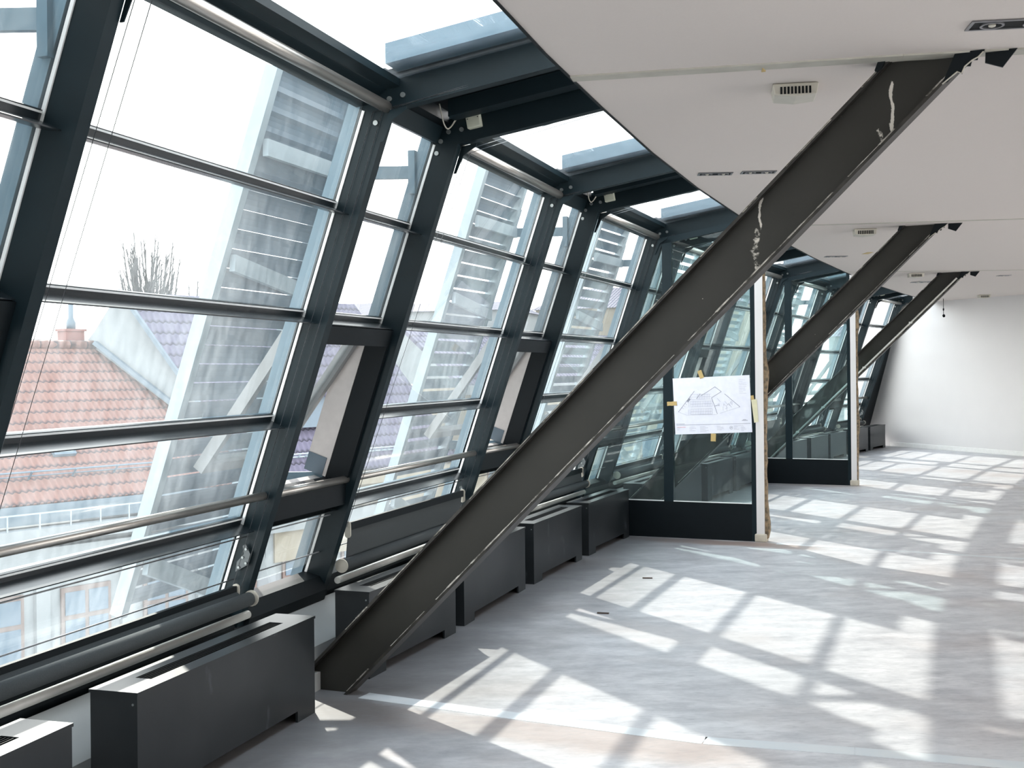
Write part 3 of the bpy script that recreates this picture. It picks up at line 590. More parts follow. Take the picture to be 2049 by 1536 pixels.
# sloping sill board and upstand behind the radiators
m = MB()
A = offset_line(-0.86); B_ = offset_line(-0.68); C_ = offset_line(-0.70); D_ = offset_line(-0.90)
for k in range(len(A) - 1):
    a0, a1, b0, b1, c0, c1, d0, d1 = A[k], A[k + 1], B_[k], B_[k + 1], C_[k], C_[k + 1], D_[k], D_[k + 1]
    m.quadbox([(*b0, 0.125), (*b1, 0.125), (*d1, 0.24), (*d0, 0.24), (*b0, 0.140), (*b1, 0.140), (*a1, 0.315), (*a0, 0.315)])
    m.quadbox([(*b0, 0.0), (*b1, 0.0), (*c1, 0.0), (*c0, 0.0), (*b0, 0.125), (*b1, 0.125), (*c1, 0.125), (*c0, 0.125)])
tag(m.build('trim_3', SILLM), kind='structure')
# pale levelling strips across the floor
def strip(name, pts, wd, z, mt):
    m = MB()
    for a, b_ in zip(pts[:-1], pts[1:]):
        a = Vector(a); b_ = Vector(b_); d = (b_ - a).normalized(); n = Vector((-d.y, d.x)) * wd / 2
        m.quadbox([(*(a - n), z[0]), (*(b_ - n), z[0]), (*(b_ + n), z[0]), (*(a + n), z[0]), (*(a - n), z[1]), (*(b_ - n), z[1]), (*(b_ + n), z[1]), (*(a + n), z[1])])
    return tag(m.build(name, mt), kind='structure')
STRIPM = mat('floor_filler', (0.56, 0.60, 0.63), 0.6, noise=0.5, nscale=6, ncol=(0.68, 0.68, 0.67))
strip('trim_4', [(-0.75, 5.82), (0.037, 5.43), (0.813, 5.06), (1.414, 4.90), (4.5, 3.9)], 0.10, (-0.002, 0.0012), STRIPM)
strip('trim_5', [(2.40, 10.72), (3.376, 10.21), (4.246, 9.73), (7.0, 8.4)], 0.07, (-0.002, 0.0012), STRIPM)
# seams in the ceiling
strip('trim_6', [(0.27, 5.07), (1.60, 4.78), (2.10, 4.69), (6.5, 3.9)], 0.085, (2.855, 2.8625), SEAMM)
strip('trim_7', [(2.35, 10.42), (3.5, 10.24), (4.40, 10.08), (8.0, 9.4)], 0.05, (2.8585, 2.8625), SEAMM)
strip('trim_8', [(4.45, 15.5), (6.74, 15.44), (9.0, 15.3)], 0.05, (2.8585, 2.8625), SEAMM)

# ------------------------------------------------------------------ radiators
rad_n = 0
def radiator(p0, p1, label, D=0.20, Hh=0.455):
    p0 = Vector(p0); p1 = Vector(p1); d = p1 - p0; L_ = d.length; ang = math.degrees(math.atan2(d.x, d.y))
    r = empty('radiator', frame(p0, ang)); tag(r, label, 'radiator', 'radiators under the slanted windows')
    t = 0.012; fz = 0.052; a, b_ = 0.19, L_ - 0.17
    m = MB()
    # front with cut-out base
    m.box(-t, 0, 0, L_, fz, Hh - t); m.box(-t, 0, 0, a, 0, fz); m.box(-t, 0, b_, L_, 0, fz)
    m.box(-D, -t, 0, t, 0, Hh - t); m.box(-D, -t, L_ - t, L_, 0, Hh - t); m.box(-D, -D + t, t, L_ - t, 0, Hh - t)
    m.build('casing', RADM, r)
    sx0, sx1 = -0.135, -0.065; ya, yb = L_ * 0.13, L_ * 0.87
    m = MB(); e = 0.004
    m.box(-D - e, sx0, -e, L_ + e, Hh - t, Hh); m.box(sx1, e, -e, L_ + e, Hh - t, Hh); m.box(sx0, sx1, -e, ya, Hh - t, Hh); m.box(sx0, sx1, yb, L_ + e, Hh - t, Hh)
    m.build('top_cover', RADM, r)
    m = MB()
    for k in range(5): x = sx0 + 0.006 + k * (sx1 - sx0 - 0.012) / 4; m.box(x - 0.0018, x + 0.0018, ya, yb, Hh - 0.022, Hh - 0.003)
    m.box(sx0, sx1, ya, yb, Hh - 0.06, Hh - 0.055)
    m.build('grille', BLACK, r)
    m = MB(); m.tube([(-0.018, -0.002, Hh - 0.045), (-0.018, 0.001, Hh - 0.045)], 0.0045, 10); m.build('screw', BOLT, r)
    m = MB(); m.box(-D + t + 0.001, -t - 0.002, a * 0.5, L_ - 0.08, 0.05, 0.14); m.build('heating_element', BLACK, r)
radiator((-1.83, 2.60), (-1.462, 3.87), 'dark radiator cut off by the lower left corner of the photo, nearest the camera')
radiator((-1.362, 4.23), (-0.945, 5.54), 'large dark grey radiator in the left foreground with its grille fully visible')
radiator((-0.758, 6.13), (-0.36, 7.20), 'dark radiator behind the foot of the nearest diagonal strut')
radiator((-0.315, 7.38), (0.083, 8.62), 'dark radiator with its top hidden behind the nearest diagonal strut')
radiator((0.15, 8.80), (0.578, 9.95), 'dark radiator right of the nearest diagonal strut, second before the glass partition')
radiator((0.648, 10.13), (1.108, 11.27), 'dark radiator directly in front of the first glass partition')
labs = {5: ('first dark radiator behind the first glass partition', 'second dark radiator behind the first glass partition'),
        6: ('third dark radiator behind the first glass partition', 'dark radiator standing just before the second glass partition'),
        7: ('first dark radiator behind the second glass partition', 'second dark radiator behind the second glass partition'),
        8: ('third dark radiator behind the second glass partition', 'fourth dark radiator behind the second glass partition'),
        9: ('last dark radiator but one before the white end wall', 'dark radiator in the corner against the white end wall, farthest of all')}
for i in range(5, 10):
    L_ = BAYS[i][2]; f = L_ / 3.02
    sp = ((0.42, 1.50), (1.68, 2.95)) if i % 2 == 1 else ((0.20, 1.42), (1.60, 2.85))
    for (s0, s1), lb in zip(sp, labs[i]):
        radiator(plan(i, -0.335, s0 * f), plan(i, -0.335, s1 * f), lb)

# ------------------------------------------------------------------ diagonal struts
SL = math.radians(44.3)
def strut(T, ang, label, streaks, conduit=False):
    """T = plan point where the upper edge meets the ceiling; local x grows into the room"""
    r = empty('diagonal_strut', frame(T, ang)); tag(r, label, 'strut', 'diagonal steel struts')
    wm = strut_mat('strut_paint', streaks)
    tl = math.tan(SL); hw = 0.342; top = 2.861
    def X(z): return (z - top) / tl
    m = MB(); m.prism([(X(0.0) + 0.02, 0.0), (X(0.0) + hw - 0.02, 0.0), (hw - 0.02, top), (0.02, top)], -0.006, 0.006)
    m.build('web', wm, r)
    ft = 0.020
    for k, (xa, xb) in enumerate(((0.0, ft), (hw - ft, hw))):
        m = MB(); m.prism([(X(0) + xa, 0.0), (X(0) + xb, 0.0), (xb, top), (xa, top)], -0.050, 0.050)
        m.build('flange', FLANGE, r)
    # chipped edge beads along the flange lips
    m = MB(); n = 46; zs = [0.02 + (top - 0.06) * k / n for k in range(n + 1)]
    rnd = random.Random(ang * 7)
    for xo, thr in ((ft * 0.3, 0.45), (hw - ft, 0.15)):
        for z0, z1 in zip(zs[:-1], zs[1:]):
            if rnd.random() < thr: continue
            wv = 0.0015 + rnd.random() * 0.004
            m.prism([(X(z0) + xo - wv, z0), (X(z0) + xo + wv, z0), (X(z1) + xo + wv * 0.6, z1), (X(z1) + xo - wv, z1)], -0.0525, -0.0495)
    tag(m.build('chipped_paint', CHIP, r), kind='stuff')
    # torn casing remains around the head
    for poly, ya, yb in (([(hw - 0.075, top - 0.001), (hw + 0.035, top - 0.001), (hw + 0.025, 2.845), (hw + 0.012, 2.838), (hw + 0.008, 2.822), (hw - 0.012, 2.824), (hw - 0.018, 2.800), (hw - 0.040, 2.802), (hw - 0.050, 2.772), (hw - 0.068, 2.784), (hw - 0.105, 2.745), (hw - 0.125, 2.742)], -0.062, -0.0515),
                         ([(hw + 0.037, top - 0.001), (hw + 0.155, top - 0.001), (hw + 0.10, 2.790), (hw + 0.035, 2.815)], -0.03, -0.018),
                         ([(-0.030, top - 0.001), (0.0, top - 0.001), (-0.015, 2.83), (-0.035, 2.815), (-0.045, 2.822)], -0.062, 0.05)):
        m = MB(); m.prism(poly, ya, yb); m.build('torn_casing', STEEL2, r)
    lipz = [(hw + 0.030, 2.852), (hw + 0.010, 2.832), (hw - 0.012, 2.822), (hw - 0.040, 2.800), (hw - 0.052, 2.774), (hw - 0.068, 2.782), (hw - 0.125, 2.738)]
    m = MB(); m.tube([(x_, -0.0635, z_) for x_, z_ in lipz], 0.003, 6); m.build('torn_lip', PLASTW, r)
    if conduit:
        m = MB(); m.tube([(X(0.3) + hw - 0.045, -0.070, 0.3), (X(2.78) + hw - 0.045, -0.070, 2.78)], 0.011, 10)
        c_ = m.build('conduit', TUBEW, r)
        for z in (0.7, 1.05, 1.6, 2.2): m = MB(); m.box(X(z) + hw - 0.065, X(z) + hw - 0.025, -0.085, -0.050, z - 0.012, z + 0.012); m.build('clip', TUBEW, c_)
strut((1.57, 4.875), 22.8, 'huge dark diagonal steel strut crossing the whole picture, nearest of the three', [(0.018, 2.53, 2.79, 0.0065, 0.72), (-0.525, 2.20, 2.36, 0.0065, 0.70), (-0.545, 1.97, 2.22, 0.020, 0.54), (-0.02, 2.40, 2.60, 0.012, 0.50)])
strut((3.523, 10.532), 24, 'dark diagonal steel strut behind the first glass partition, second of the three', [])
strut((5.775, 15.80), 26, 'dark diagonal steel strut with a pale conduit along it, farthest of the three', [], True)
m = MB(); m.box(-0.03, 0.03, -0.04, 0.03, 0.0, 0.09); o = m.build('wooden_block', SILLM, None, frame((-1.02, 5.93), 18)); tag(o, 'small pale block on the floor between the foreground radiator and the nearest strut foot', 'block')

# ------------------------------------------------------------------ glass partitions
def partition(K, ang, label, seed):
    r = empty('glass_partition', frame(K, ang)); tag(r, label, 'glass partition', 'glass partitions across the room')
    y0, y1 = -0.09, -0.035; BT = 0.345; UE = 0.866
    def ui(z): return -0.34 * (2.851 - z)   # inner face of the facade posts
    def rt(u): return min(rz(u, 0) - 0.002, 2.858 + 0.162 * max(0, u) ) if u < 0.0 else rz(u, 0) - 0.002
    m = MB()
    m.prism([(ui(0.40) + 0.01, 0.0), (UE, 0.0), (UE, BT), (ui(BT) + 0.01, BT)], y0, y1); m.build('base_panel', STEEL2, r)
    m = MB(); m.prism([(0.03, BT), (0.122, BT), (0.122, rz(0.122, -0.03)), (0.03, rz(0.03, -0.03))], y0, y1); m.build('upright', STEEL, r)
    m = MB(); m.prism([(UE, 0.0), (0.912, 0.0), (0.912, rz(0.912, -0.001)), (UE, rz(UE, -0.001))], y0, y1); m.build('upright', STEEL, r)
    m = MB(); m.prism([(0.0, rz(0.0, -0.06)), (UE, rz(UE, -0.06)), (UE, rz(UE, -0.002)), (0.0, rz(0.0, -0.002))], y0, y1)
    m.prism([(ui(BT) + 0.003, BT), (ui(BT) + 0.035, BT), (0.03, rz(0.03, -0.06) - 0.01), (0.0, rz(0, -0.002))], y0, y1)
    m.build('head_frame', STEEL, r)
    m = MB()
    m.prism([(0.123, BT), (UE - 0.001, BT), (UE - 0.001, BT + 0.009), (0.123, BT + 0.009)], y0 - 0.003, y0 + 0.006)
    m.prism([(ui(BT) + 0.04, BT), (0.029, BT), (0.029, BT + 0.009), (ui(BT) + 0.04, BT + 0.009)], y0 - 0.003, y0 + 0.006)
    m.build('glazing_bead', SEAL, r)
    ym = (y0 + y1) / 2
    m = MB(); m.prism([(0.123, BT + 0.001), (UE - 0.001, BT + 0.001), (UE - 0.001, rz(UE, -0.062)), (0.123, rz(0.123, -0.062))], ym - 0.004, ym + 0.004); m.build('glass_pane', GLASSP, r)
    m = MB(); m.prism([(ui(BT) + 0.037, BT + 0.001), (0.029, BT + 0.001), (0.029, rz(0.03, -0.075))], ym - 0.004, ym + 0.004); m.build('glass_pane', GLASSP, r)
    m = MB(); m.box(0.913, 0.985, y0 - 0.02, y1 + 0.02, 0.02, 2.861); m.build('end_post', WALL, r)
    # torn plasterboard along the free edge
    rnd = random.Random(seed); m = MB(); n = 40; prev = None
    for k in range(n + 1):
        z = 0.03 + 2.828 * k / n; e = 0.985 + 0.010 + 0.012 * rnd.random() + 0.022 * max(0, math.sin(k * 0.33 + seed)) ** 3
        if prev: m.quadbox([(0.986, y0 + 0.0, prev[0]), (prev[1], y0 + 0.0, prev[0]), (prev[1], y1 + 0.02, prev[0]), (0.986, y1 + 0.02, prev[0]), (0.986, y0 + 0.0, z), (e, y0 + 0.0, z), (e, y1 + 0.02, z), (0.986, y1 + 0.02, z)])
        prev = (z, e)
    m.build('torn_edge', TORN, r)
    m = MB(); m.box(0.895, 1.005, y0 - 0.03, y1 + 0.03, 0.0, 0.075); m.build('plaster_foot', mat('plaster', (0.5, 0.46, 0.38), 0.9, noise=0.5, nscale=20, bump=0.4), r, bevel=0.012)
    return r
P1 = partition(ST[5], 23.0, 'dark framed glass partition with a drawing taped to it, nearer of the two', 1)
P2 = partition(ST[7], 24.0, 'dark framed glass partition farther back, without a drawing', 4)

# floor plan taped to the nearer partition
pm = frame(ST[5], 23.0)
pr = empty('floor_plan', pm); tag(pr, 'large white sheet with a printed floor plan taped to the nearer glass partition', 'drawing')
A4 = [Vector((0.126, 0, 1.513)), Vector((0.857, 0, 1.541)), Vector((0.878, 0, 1.012)), Vector((0.148, 0, 0.981))]
def pp(a, b_, y=-0.0985):   # a across 0..1, b down 0..1
    q = (A4[0] * (1 - a) + A4[1] * a) * (1 - b_) + (A4[3] * (1 - a) + A4[2] * a) * b_; return Vector((q.x, y, q.z))
m = MB()
for i in range(8):
    for j in range(6):
        def yy(a, b_): return -0.0955 - 0.0035 * math.sin(a * 5.0 + b_ * 3) ** 2
        c4 = [(i / 8, j / 6), ((i + 1) / 8, j / 6), ((i + 1) / 8, (j + 1) / 6), (i / 8, (j + 1) / 6)]
        P = [pp(a, b_, -0.0955) for a, b_ in c4]; Q = [p + Vector((0, 0.001, 0)) for p in P]
        m.quadbox(P + Q)
m.build('sheet', PAPER, pr)
ink = MB(); red = MB()
def seg(mb, a, b_, wd=0.0016):
    p, q = pp(*a), pp(*b_); p.y = q.y = -0.0968; d = (q - p); 
    if d.length < 1e-6: return
    d.normalize(); n = Vector((-d.z, 0, d.x)) * wd
    mb.quadbox([p - n, q - n, q + n, p + n, p - n + Vector((0, .0009, 0)), q - n + Vector((0, .0009, 0)), q + n + Vector((0, .0009, 0)), p + n + Vector((0, .0009, 0))])
rnd = random.Random(3)
seg(ink, (0.02, 0.835), (0.985, 0.845), 0.0018)
W_ = 0.0022
for a, b_ in (((0.055, 0.60), (0.28, 0.24)), ((0.36, 0.33), (0.44, 0.27)), ((0.30, 0.38), (0.355, 0.29)), ((0.55, 0.18), (0.63, 0.27)), ((0.63, 0.27), (0.50, 0.37)), ((0.50, 0.37), (0.535, 0.52)), ((0.535, 0.52), (0.565, 0.66)), ((0.67, 0.31), (0.86, 0.55)), ((0.44, 0.27), (0.55, 0.18)), ((0.535, 0.52), (0.60, 0.50))):
    seg(ink, a, b_, W_)
for k in range(15):
    x = 0.19 + k * 0.022
    seg(ink, (x, 0.56), (x, 0.655), 0.0007); seg(ink, (x + 0.01, 0.42), (x + 0.01, 0.52), 0.0007)
    if 4 < k < 13: seg(ink, (x + 0.02, 0.30), (x + 0.02, 0.39), 0.0007)
for y in (0.30, 0.345, 0.39, 0.42, 0.47, 0.52, 0.555, 0.605, 0.655): seg(ink, (0.22, y), (0.50, y + 0.004), 0.0007)
for k in range(16):
    a = (0.55 + rnd.random() * 0.22, 0.35 + rnd.random() * 0.22); seg(ink, a, (a[0] + rnd.choice([0.04, -0.03, 0.0]), a[1] + rnd.choice([0.05, 0.07, 0.02])), 0.0007)
for k in range(6): seg(ink, (0.10 + k * 0.022, 0.52 - k * 0.035), (0.13 + k * 0.022, 0.55 - k * 0.035), 0.0009)
seg(ink, (0.18, 0.42), (0.215, 0.37), 0.010)
seg(ink, (0.055, 0.60), (0.16, 0.66), 0.0007); seg(ink, (0.16, 0.66), (0.56, 0.67), 0.0007); seg(ink, (0.60, 0.65), (0.86, 0.55), 0.0007)
for k in range(9): seg(ink, (0.86, 0.075 + k * 0.03), (0.90 + rnd.random() * 0.06, 0.077 + k * 0.03), 0.0007)
for (x, n) in ((0.02, 3), (0.19, 4), (0.33, 5), (0.37, 4), (0.55, 4), (0.77, 4), (0.86, 5)):
    for k in range(n): seg(ink, (x, 0.875 + k * 0.022), (x + 0.03 + rnd.random() * 0.06, 0.876 + k * 0.022), 0.0008)
seg(ink, (0.02, 0.815), (0.13, 0.817), 0.002); seg(ink, (0.89, 0.775), (0.93, 0.776), 0.002); seg(ink, (0.875, 0.79), (0.95, 0.791), 0.0022)
seg(red, (0.03, 0.872), (0.14, 0.874), 0.0016)
for k in range(10):
    t0, t1 = k / 10 * 2 * math.pi, (k + 1) / 10 * 2 * math.pi; seg(ink, (0.735 + 0.018 * math.cos(t0), 0.91 + 0.028 * math.sin(t0)), (0.735 + 0.018 * math.cos(t1), 0.91 + 0.028 * math.sin(t1)), 0.0012)
seg(ink, (0.728, 0.915), (0.742, 0.90), 0.003)
ink.build('plan_drawing', INK, pr); red.build('red_note', REDINK, pr)
def tape(x, z, w_, h_, rot, label, mt=TAPE):
    m = MB(); n = 6
    pts = []
    for k in range(n + 1): pts.append((-w_ / 2 + w_ * k / n, h_ / 2 + rnd.uniform(-.002, .002)))
    for k in range(n + 1): pts.append((w_ / 2 - w_ * k / n, -h_ / 2 + rnd.uniform(-.002, .002)))
    c, s = math.cos(rot), math.sin(rot); poly = [(x + a * c - b_ * s, z + a * s + b_ * c) for a, b_ in pts]
    m.prism(poly, -0.0995, -0.0972); o = m.build('adhesive_tape', mt, None, pm); tag(o, label, 'tape', 'tape pieces holding the floor plan')
tape(0.398, 1.55, 0.040, 0.078, 0.35, 'ochre tape holding the top edge of the floor plan')
tape(0.118, 1.275, 0.095, 0.038, 0.05, 'ochre tape holding the left edge of the floor plan')
tape(0.513, 0.958, 0.048, 0.072, -0.05, 'ochre tape holding the bottom edge of the floor plan')
tape(0.885, 1.315, 0.028, 0.075, 0.15, 'ochre tape at the right edge of the floor plan, above the paler strip')
m = MB(); m.prism([(0.875, 1.31), (0.925, 1.32), (0.94, 1.11), (0.90, 1.10)], -0.1135, -0.111); tag(m.build('adhesive_tape', TAPE2, None, pm), 'long pale yellow tape strip on the white end post beside the floor plan', 'tape', 'tape pieces holding the floor plan')

# ------------------------------------------------------------------ things on the ceiling
def yaw(x, y, a=0.0, z=2.862): return Matrix.Translation((x, y, z)) @ Matrix.Rotation(math.radians(a), 4, 'Z')
def speaker(x, y, label, a=-10):
    r = empty('ceiling_speaker', yaw(x, y, a)); tag(r, label, 'ceiling device', 'beige grilled boxes on the ceiling')
    m = MB(); m.prism([(-0.10, -0.002), (0.10, -0.002), (0.092, -0.052), (0.0, -0.062), (-0.092, -0.052)], -0.085, 0.085); m.build('housing', PLASTW, r, bevel=0.006)
    m = MB()
    for k in range(9): xx = -0.062 + k * 0.0155; m.box(xx - 0.0045, xx + 0.0045, -0.0875, -0.0855, -0.05, -0.018)
    m.build('grille_slot', BLACK, r)
speaker(1.28, 5.27, 'beige grilled box on the ceiling left of the nearest strut head, largest of the four')
speaker(3.24, 10.75, 'beige grilled box on the ceiling left of the second strut head')
speaker(5.46, 15.85, 'beige grilled box on the ceiling left of the farthest strut head')
speaker(8.35, 20.75, 'beige grilled box on the ceiling by the white end wall')
def spots(x, y, a, label, L_=0.24, W_=0.13, n=2):
    r = empty('recessed_spotlight', yaw(x, y, a)); tag(r, label, 'ceiling light', 'recessed spotlights')
    m = MB(); f = 0.012
    m.box(-L_ / 2, L_ / 2, -W_ / 2, -W_ / 2 + f, -0.006, -0.001); m.box(-L_ / 2, L_ / 2, W_ / 2 - f, W_ / 2, -0.006, -0.001)
    m.box(-L_ / 2, -L_ / 2 + f, -W_ / 2 + f, W_ / 2 - f, -0.006, -0.001); m.box(L_ / 2 - f, L_ / 2, -W_ / 2 + f, W_ / 2 - f, -0.006, -0.001)
    m.build('bezel', CHROME, r)
    m = MB(); m.box(-L_ / 2 + f, L_ / 2 - f, -W_ / 2 + f, W_ / 2 - f, -0.002, -0.0005); m.build('recess', BLACK, r)
    for k in range(n):
        cx = (k - (n - 1) / 2) * L_ / n * 0.95; m = MB(); q = 20; ro, ri = W_ * 0.36, W_ * 0.29
        for i in range(q):
            a0, a1 = 2 * math.pi * i / q, 2 * math.pi * (i + 1) / q
            P = [(cx + rr_ * math.cos(aa), rr_ * math.sin(aa)) for rr_, aa in ((ro, a0), (ro, a1), (ri, a1), (ri, a0))]
            m.quadbox([(*p, -0.008) for p in P] + [(*p, -0.002) for p in P])
        ring = m.build('spot_ring', CHROME, r)
        m = MB(); m.tube([(cx, 0, -0.002), (cx, 0, -0.009), (cx, 0, -0.012)], [W_ * 0.12, W_ * 0.10, W_ * 0.03], 14); m.build('lamp', PLASTW, ring)
spots(1.86, 4.325, -8, 'twin recessed spotlight on the ceiling at the top right corner of the photo', 0.32, 0.12)
spots(1.325, 7.585, -3, 'narrow recessed spotlight, left one of the pair on the ceiling above the strut', 0.22, 0.10)
spots(1.595, 7.54, -3, 'narrow recessed spotlight with two rings, right one of the pair above the strut', 0.22, 0.10)
spots(3.68, 13.30, 0, 'thin recessed spotlight on the ceiling before the second strut', 0.24, 0.12)
spots(6.10, 17.45, 8, 'recessed spotlight on the ceiling beside the farthest strut', 0.22, 0.30)
spots(6.86, 16.35, 0, 'small recessed spotlight right of the farthest strut head', 0.16, 0.14, 1)
m = MB(); m.box(-0.035, 0.035, -0.10, 0.10, -0.002, -0.0003); tag(m.build('adhesive_tape', TAPE, None, yaw(3.94, 12.97, 0)), 'scrap of ochre tape stuck on the ceiling before the second strut', 'tape')
m = MB(); m.slab([(-0.012, -0.03), (0.012, 0.02), (-0.004, 0.03)], -0.012, -0.0003); tag(m.build('paint_chip', TAPE, None, yaw(1.07, 4.93, 0)), 'small torn ochre paper scrap hanging from the ceiling seam', 'paper scrap')
# hanging cord
r = empty('pull_cord', yaw(8.02, 21.8, 0)); tag(r, 'thin black cord with a small plug hanging from the ceiling by the end wall', 'cord')
m = MB(); m.tube([(0, 0, 0), (0, 0, -0.30)], 0.005, 6); m.build('cord', BLACK, r)
m = MB(); m.tube([(0, 0, -0.18), (0, 0, -0.22)], 0.014, 8); m.tube([(0, 0, -0.29), (0.004, 0, -0.31), (0.01, 0, -0.345)], [0.012, 0.028, 0.018], 10); m.build('plug', BLACK, r)
# two wood splinters on the floor
for (a, b_, lb) in (((0.985, 9.01), (1.06, 9.0), 'thin brown wood splinter on the sunlit floor, farther of the two'), ((0.545, 7.73), (0.62, 7.71), 'thin dark wood splinter on the shaded floor, nearer of the two')):
    m = MB(); m.beam((*a, 0.004), (*b_, 0.004), 0.02, 0.007); tag(m.build('wood_splinter', WOODC), lb, 'wood scrap')

# ------------------------------------------------------------------ the street outside
EH = Vector((0.624, 0.781)); MH = Vector((0.781, -0.624))   # along the street / towards us
E0 = Vector((-14.86, 34.1)); EAVE = -2.2
def slope_mw(o2, ev, upv):   # local x along ev, y up-slope, z normal
    x = Vector(ev).normalized(); y = Vector(upv); y = (y - x * y.dot(x)).normalized(); z = x.cross(y).normalized()
    return Matrix(((x.x, y.x, z.x, o2[0]), (x.y, y.y, z.y, o2[1]), (x.z, y.z, z.z, o2[2]), (0, 0, 0, 1)))
def poly_obj(name, pts3, mt, parent, mw, th=0.15):
    inv = mw.inverted(); b_ = [inv @ Vector(p) for p in pts3]; m = MB(); n = len(b_)
    m.v += [Vector((p.x, p.y, 0)) for p in b_] + [Vector((p.x, p.y, -th)) for p in b_]
    m.f.append(tuple(range(n))); m.f.append(tuple(reversed(range(n, 2 * n))))
    for i in range(n): j = (i + 1) % n; m.f.append((i, i + n, j + n, j))
    o = m.build(name, mt); o.parent = parent; o.matrix_parent_inverse = Matrix.Identity(4); o.matrix_basis = mw; return o
def E_(s, z=EAVE): p = E0 + EH * s; return (p.x, p.y, z)
bA = empty('red_roof_building'); tag(bA, 'street building with a red tiled roof seen through the nearest window', 'building')
RUN = 4.85; RIDGE = 2.65
def R_(s): p = E0 + EH * s - MH * RUN; return (p.x, p.y, RIDGE)
upA = Vector((-MH.x * RUN, -MH.y * RUN, RIDGE - EAVE)); mwA = slope_mw(E_(0), (EH.x, EH.y, 0), upA)
GA = (-14.84, 41.80, RIDGE); GB = (-8.75, 41.74, EAVE)
poly_obj('roof', [E_(-30), E_(9.8), (GA[0], GA[1], RIDGE), R_(-30)], REDT, bA, mwA)
# facade wall, cornice, windows
FW = slope_mw(E_(0, -22), (EH.x, EH.y, 0), (0, 0, 1))
def wall_rect(name, s0, s1, z0, z1, o0, o1, mt, parent):   # o = offset towards us
    m = MB(); m.box(s0, s1, z0 + 22, z1 + 22, o0, o1); o = m.build(name, mt); o.parent = parent; o.matrix_basis = Matrix.Identity(4) if parent.type == 'MESH' else FW; return o
wall_rect('facade', -30, 16, -22, EAVE - 0.75, -6, -0.35, STUCCO, bA)
wall_rect('gutter_strip', -30, 9.8, EAVE - 0.62, EAVE - 0.05, -0.6, -0.02, ZINC, bA)
wall_rect('cornice', -30, 16, EAVE - 1.15, EAVE - 0.72, -0.4, 0.35, STUCCO, bA)
wall_rect('cornice', -30, 16, EAVE - 1.9, EAVE - 1.35, -0.4, 0.10, STUCCO, bA)
m = MB()
for k in range(34): s = -24 + k * 1.0; m.box(s - .02, s + .02, EAVE - 0.72 + 22, EAVE - 0.25 + 22, 0.30, 0.33)
m.box(-30, 9.8, EAVE - 0.28 + 22, EAVE - 0.24 + 22, 0.29, 0.34); o = m.build('roof_edge_rail', LFRAME); o.parent = bA; o.matrix_basis = FW
for k in range(12):
    s = -15.4 + k * 2.9
    f = wall_rect('window', s, s + 1.7, -7.6, -4.9, -0.34, -0.26, WFRAME, bA)
    for q in ((0.12, 0.78), (0.92, 1.58)):
        for (za, zb) in ((-7.45, -5.9), (-5.75, -5.05)): wall_rect('pane', s + q[0], s + q[1], za, zb, -0.25, -0.23, DARKW, f)
    wall_rect('pilaster', s + 2.05, s + 2.5, -20, EAVE - 1.9, -0.34, -0.18, STUCCO, bA)
# snow guard, roof window
def on_roof(mw, x, y, z=0): return mw @ Vector((x, y, z))
SLA = math.hypot(RUN, RIDGE - EAVE)
m = MB(); m.box(-30, 9.3, 0.95, 1.0, 0.30, 0.33); m.box(-30, 9.3, 0.95, 0.98, 0.12, 0.15)
for k in range(22): s = -22 + k * 1.45; m.box(s - .02, s + .02, 0.93, 0.98, 0, 0.34)
o = m.build('snow_guard', ZINC); o.parent = bA; o.matrix_basis = mwA
m = MB(); m.box(2.35, 3.10, 1.75, 2.85, 0.02, 0.14); o = m.build('roof_window', ZINC); o.parent = bA; o.matrix_basis = mwA
m = MB(); m.box(2.43, 3.02, 1.83, 2.77, 0.14, 0.16); o2 = m.build('pane', LFRAME); o2.parent = o
# ridge tiles
m = MB(); m.tube([Vector(R_(-30)) + Vector((0, 0, 0.02)), Vector(GA) + Vector((0, 0, 0.02))], 0.16, 8); m.build('ridge', REDT, bA)
# chimney with pipe
ch = empty('chimney', Matrix.Translation((-15.72, 41.9, RIDGE - 0.6)) @ Matrix.Rotation(math.radians(-38.6), 4, 'Z')); tag(ch, 'brick chimney with a tall thin pipe on the red tiled roof ridge', 'chimney')
m = MB(); m.box(-0.28, 0.28, -0.36, 0.36, -0.4, 1.12); m.build('stack', BRICK, ch)
m = MB(); m.box(-0.33, 0.33, -0.42, 0.42, 1.12, 1.20); m.build('cap', BRICK, ch)
m = MB(); m.tube([(0, 0, 1.2), (0, 0, 1.45), (0, 0, 1.6), (0, 0, 2.7)], [0.16, 0.16, 0.09, 0.09], 12); m.build('pipe', ZINC, ch)

# slate building with a pale gable wall
bB = empty('slate_roof_building'); tag(bB, 'street building with a pale gable wall and dark slate roof right of the red roof', 'building')
APX = (-13.95, 41.75, 4.55); VB = (-9.3, 41.75, EAVE)
WA = slope_mw((-16, 41.75, -5), (1, 0, 0), (0, 0, 1))
poly_obj('gable_wall', [(-15.3, 41.75, 2.55), (-14.8, 41.75, 3.2), APX, VB, (-8.7, 41.75, -6), (-15.3, 41.75, -6)], STUCCO, bB, WA, 0.4)
up = Vector((APX[0] - VB[0], 0, APX[2] - VB[2])); mwB = slope_mw(VB, (EH.x, EH.y, 0), up); L2 = 11.5
def sh(p, s): return (p[0] + EH.x * s, p[1] + EH.y * s, p[2])
poly_obj('roof', [VB, sh(VB, L2), sh(APX, L2), APX], SLATE, bB, mwB)
m = MB(); m.beam(Vector(APX) + Vector((0.1, -0.25, 0.05)), Vector(VB) + Vector((0.1, -0.25, 0.05)), 0.30, 0.12); m.build('verge_flashing', ZINC, bB)
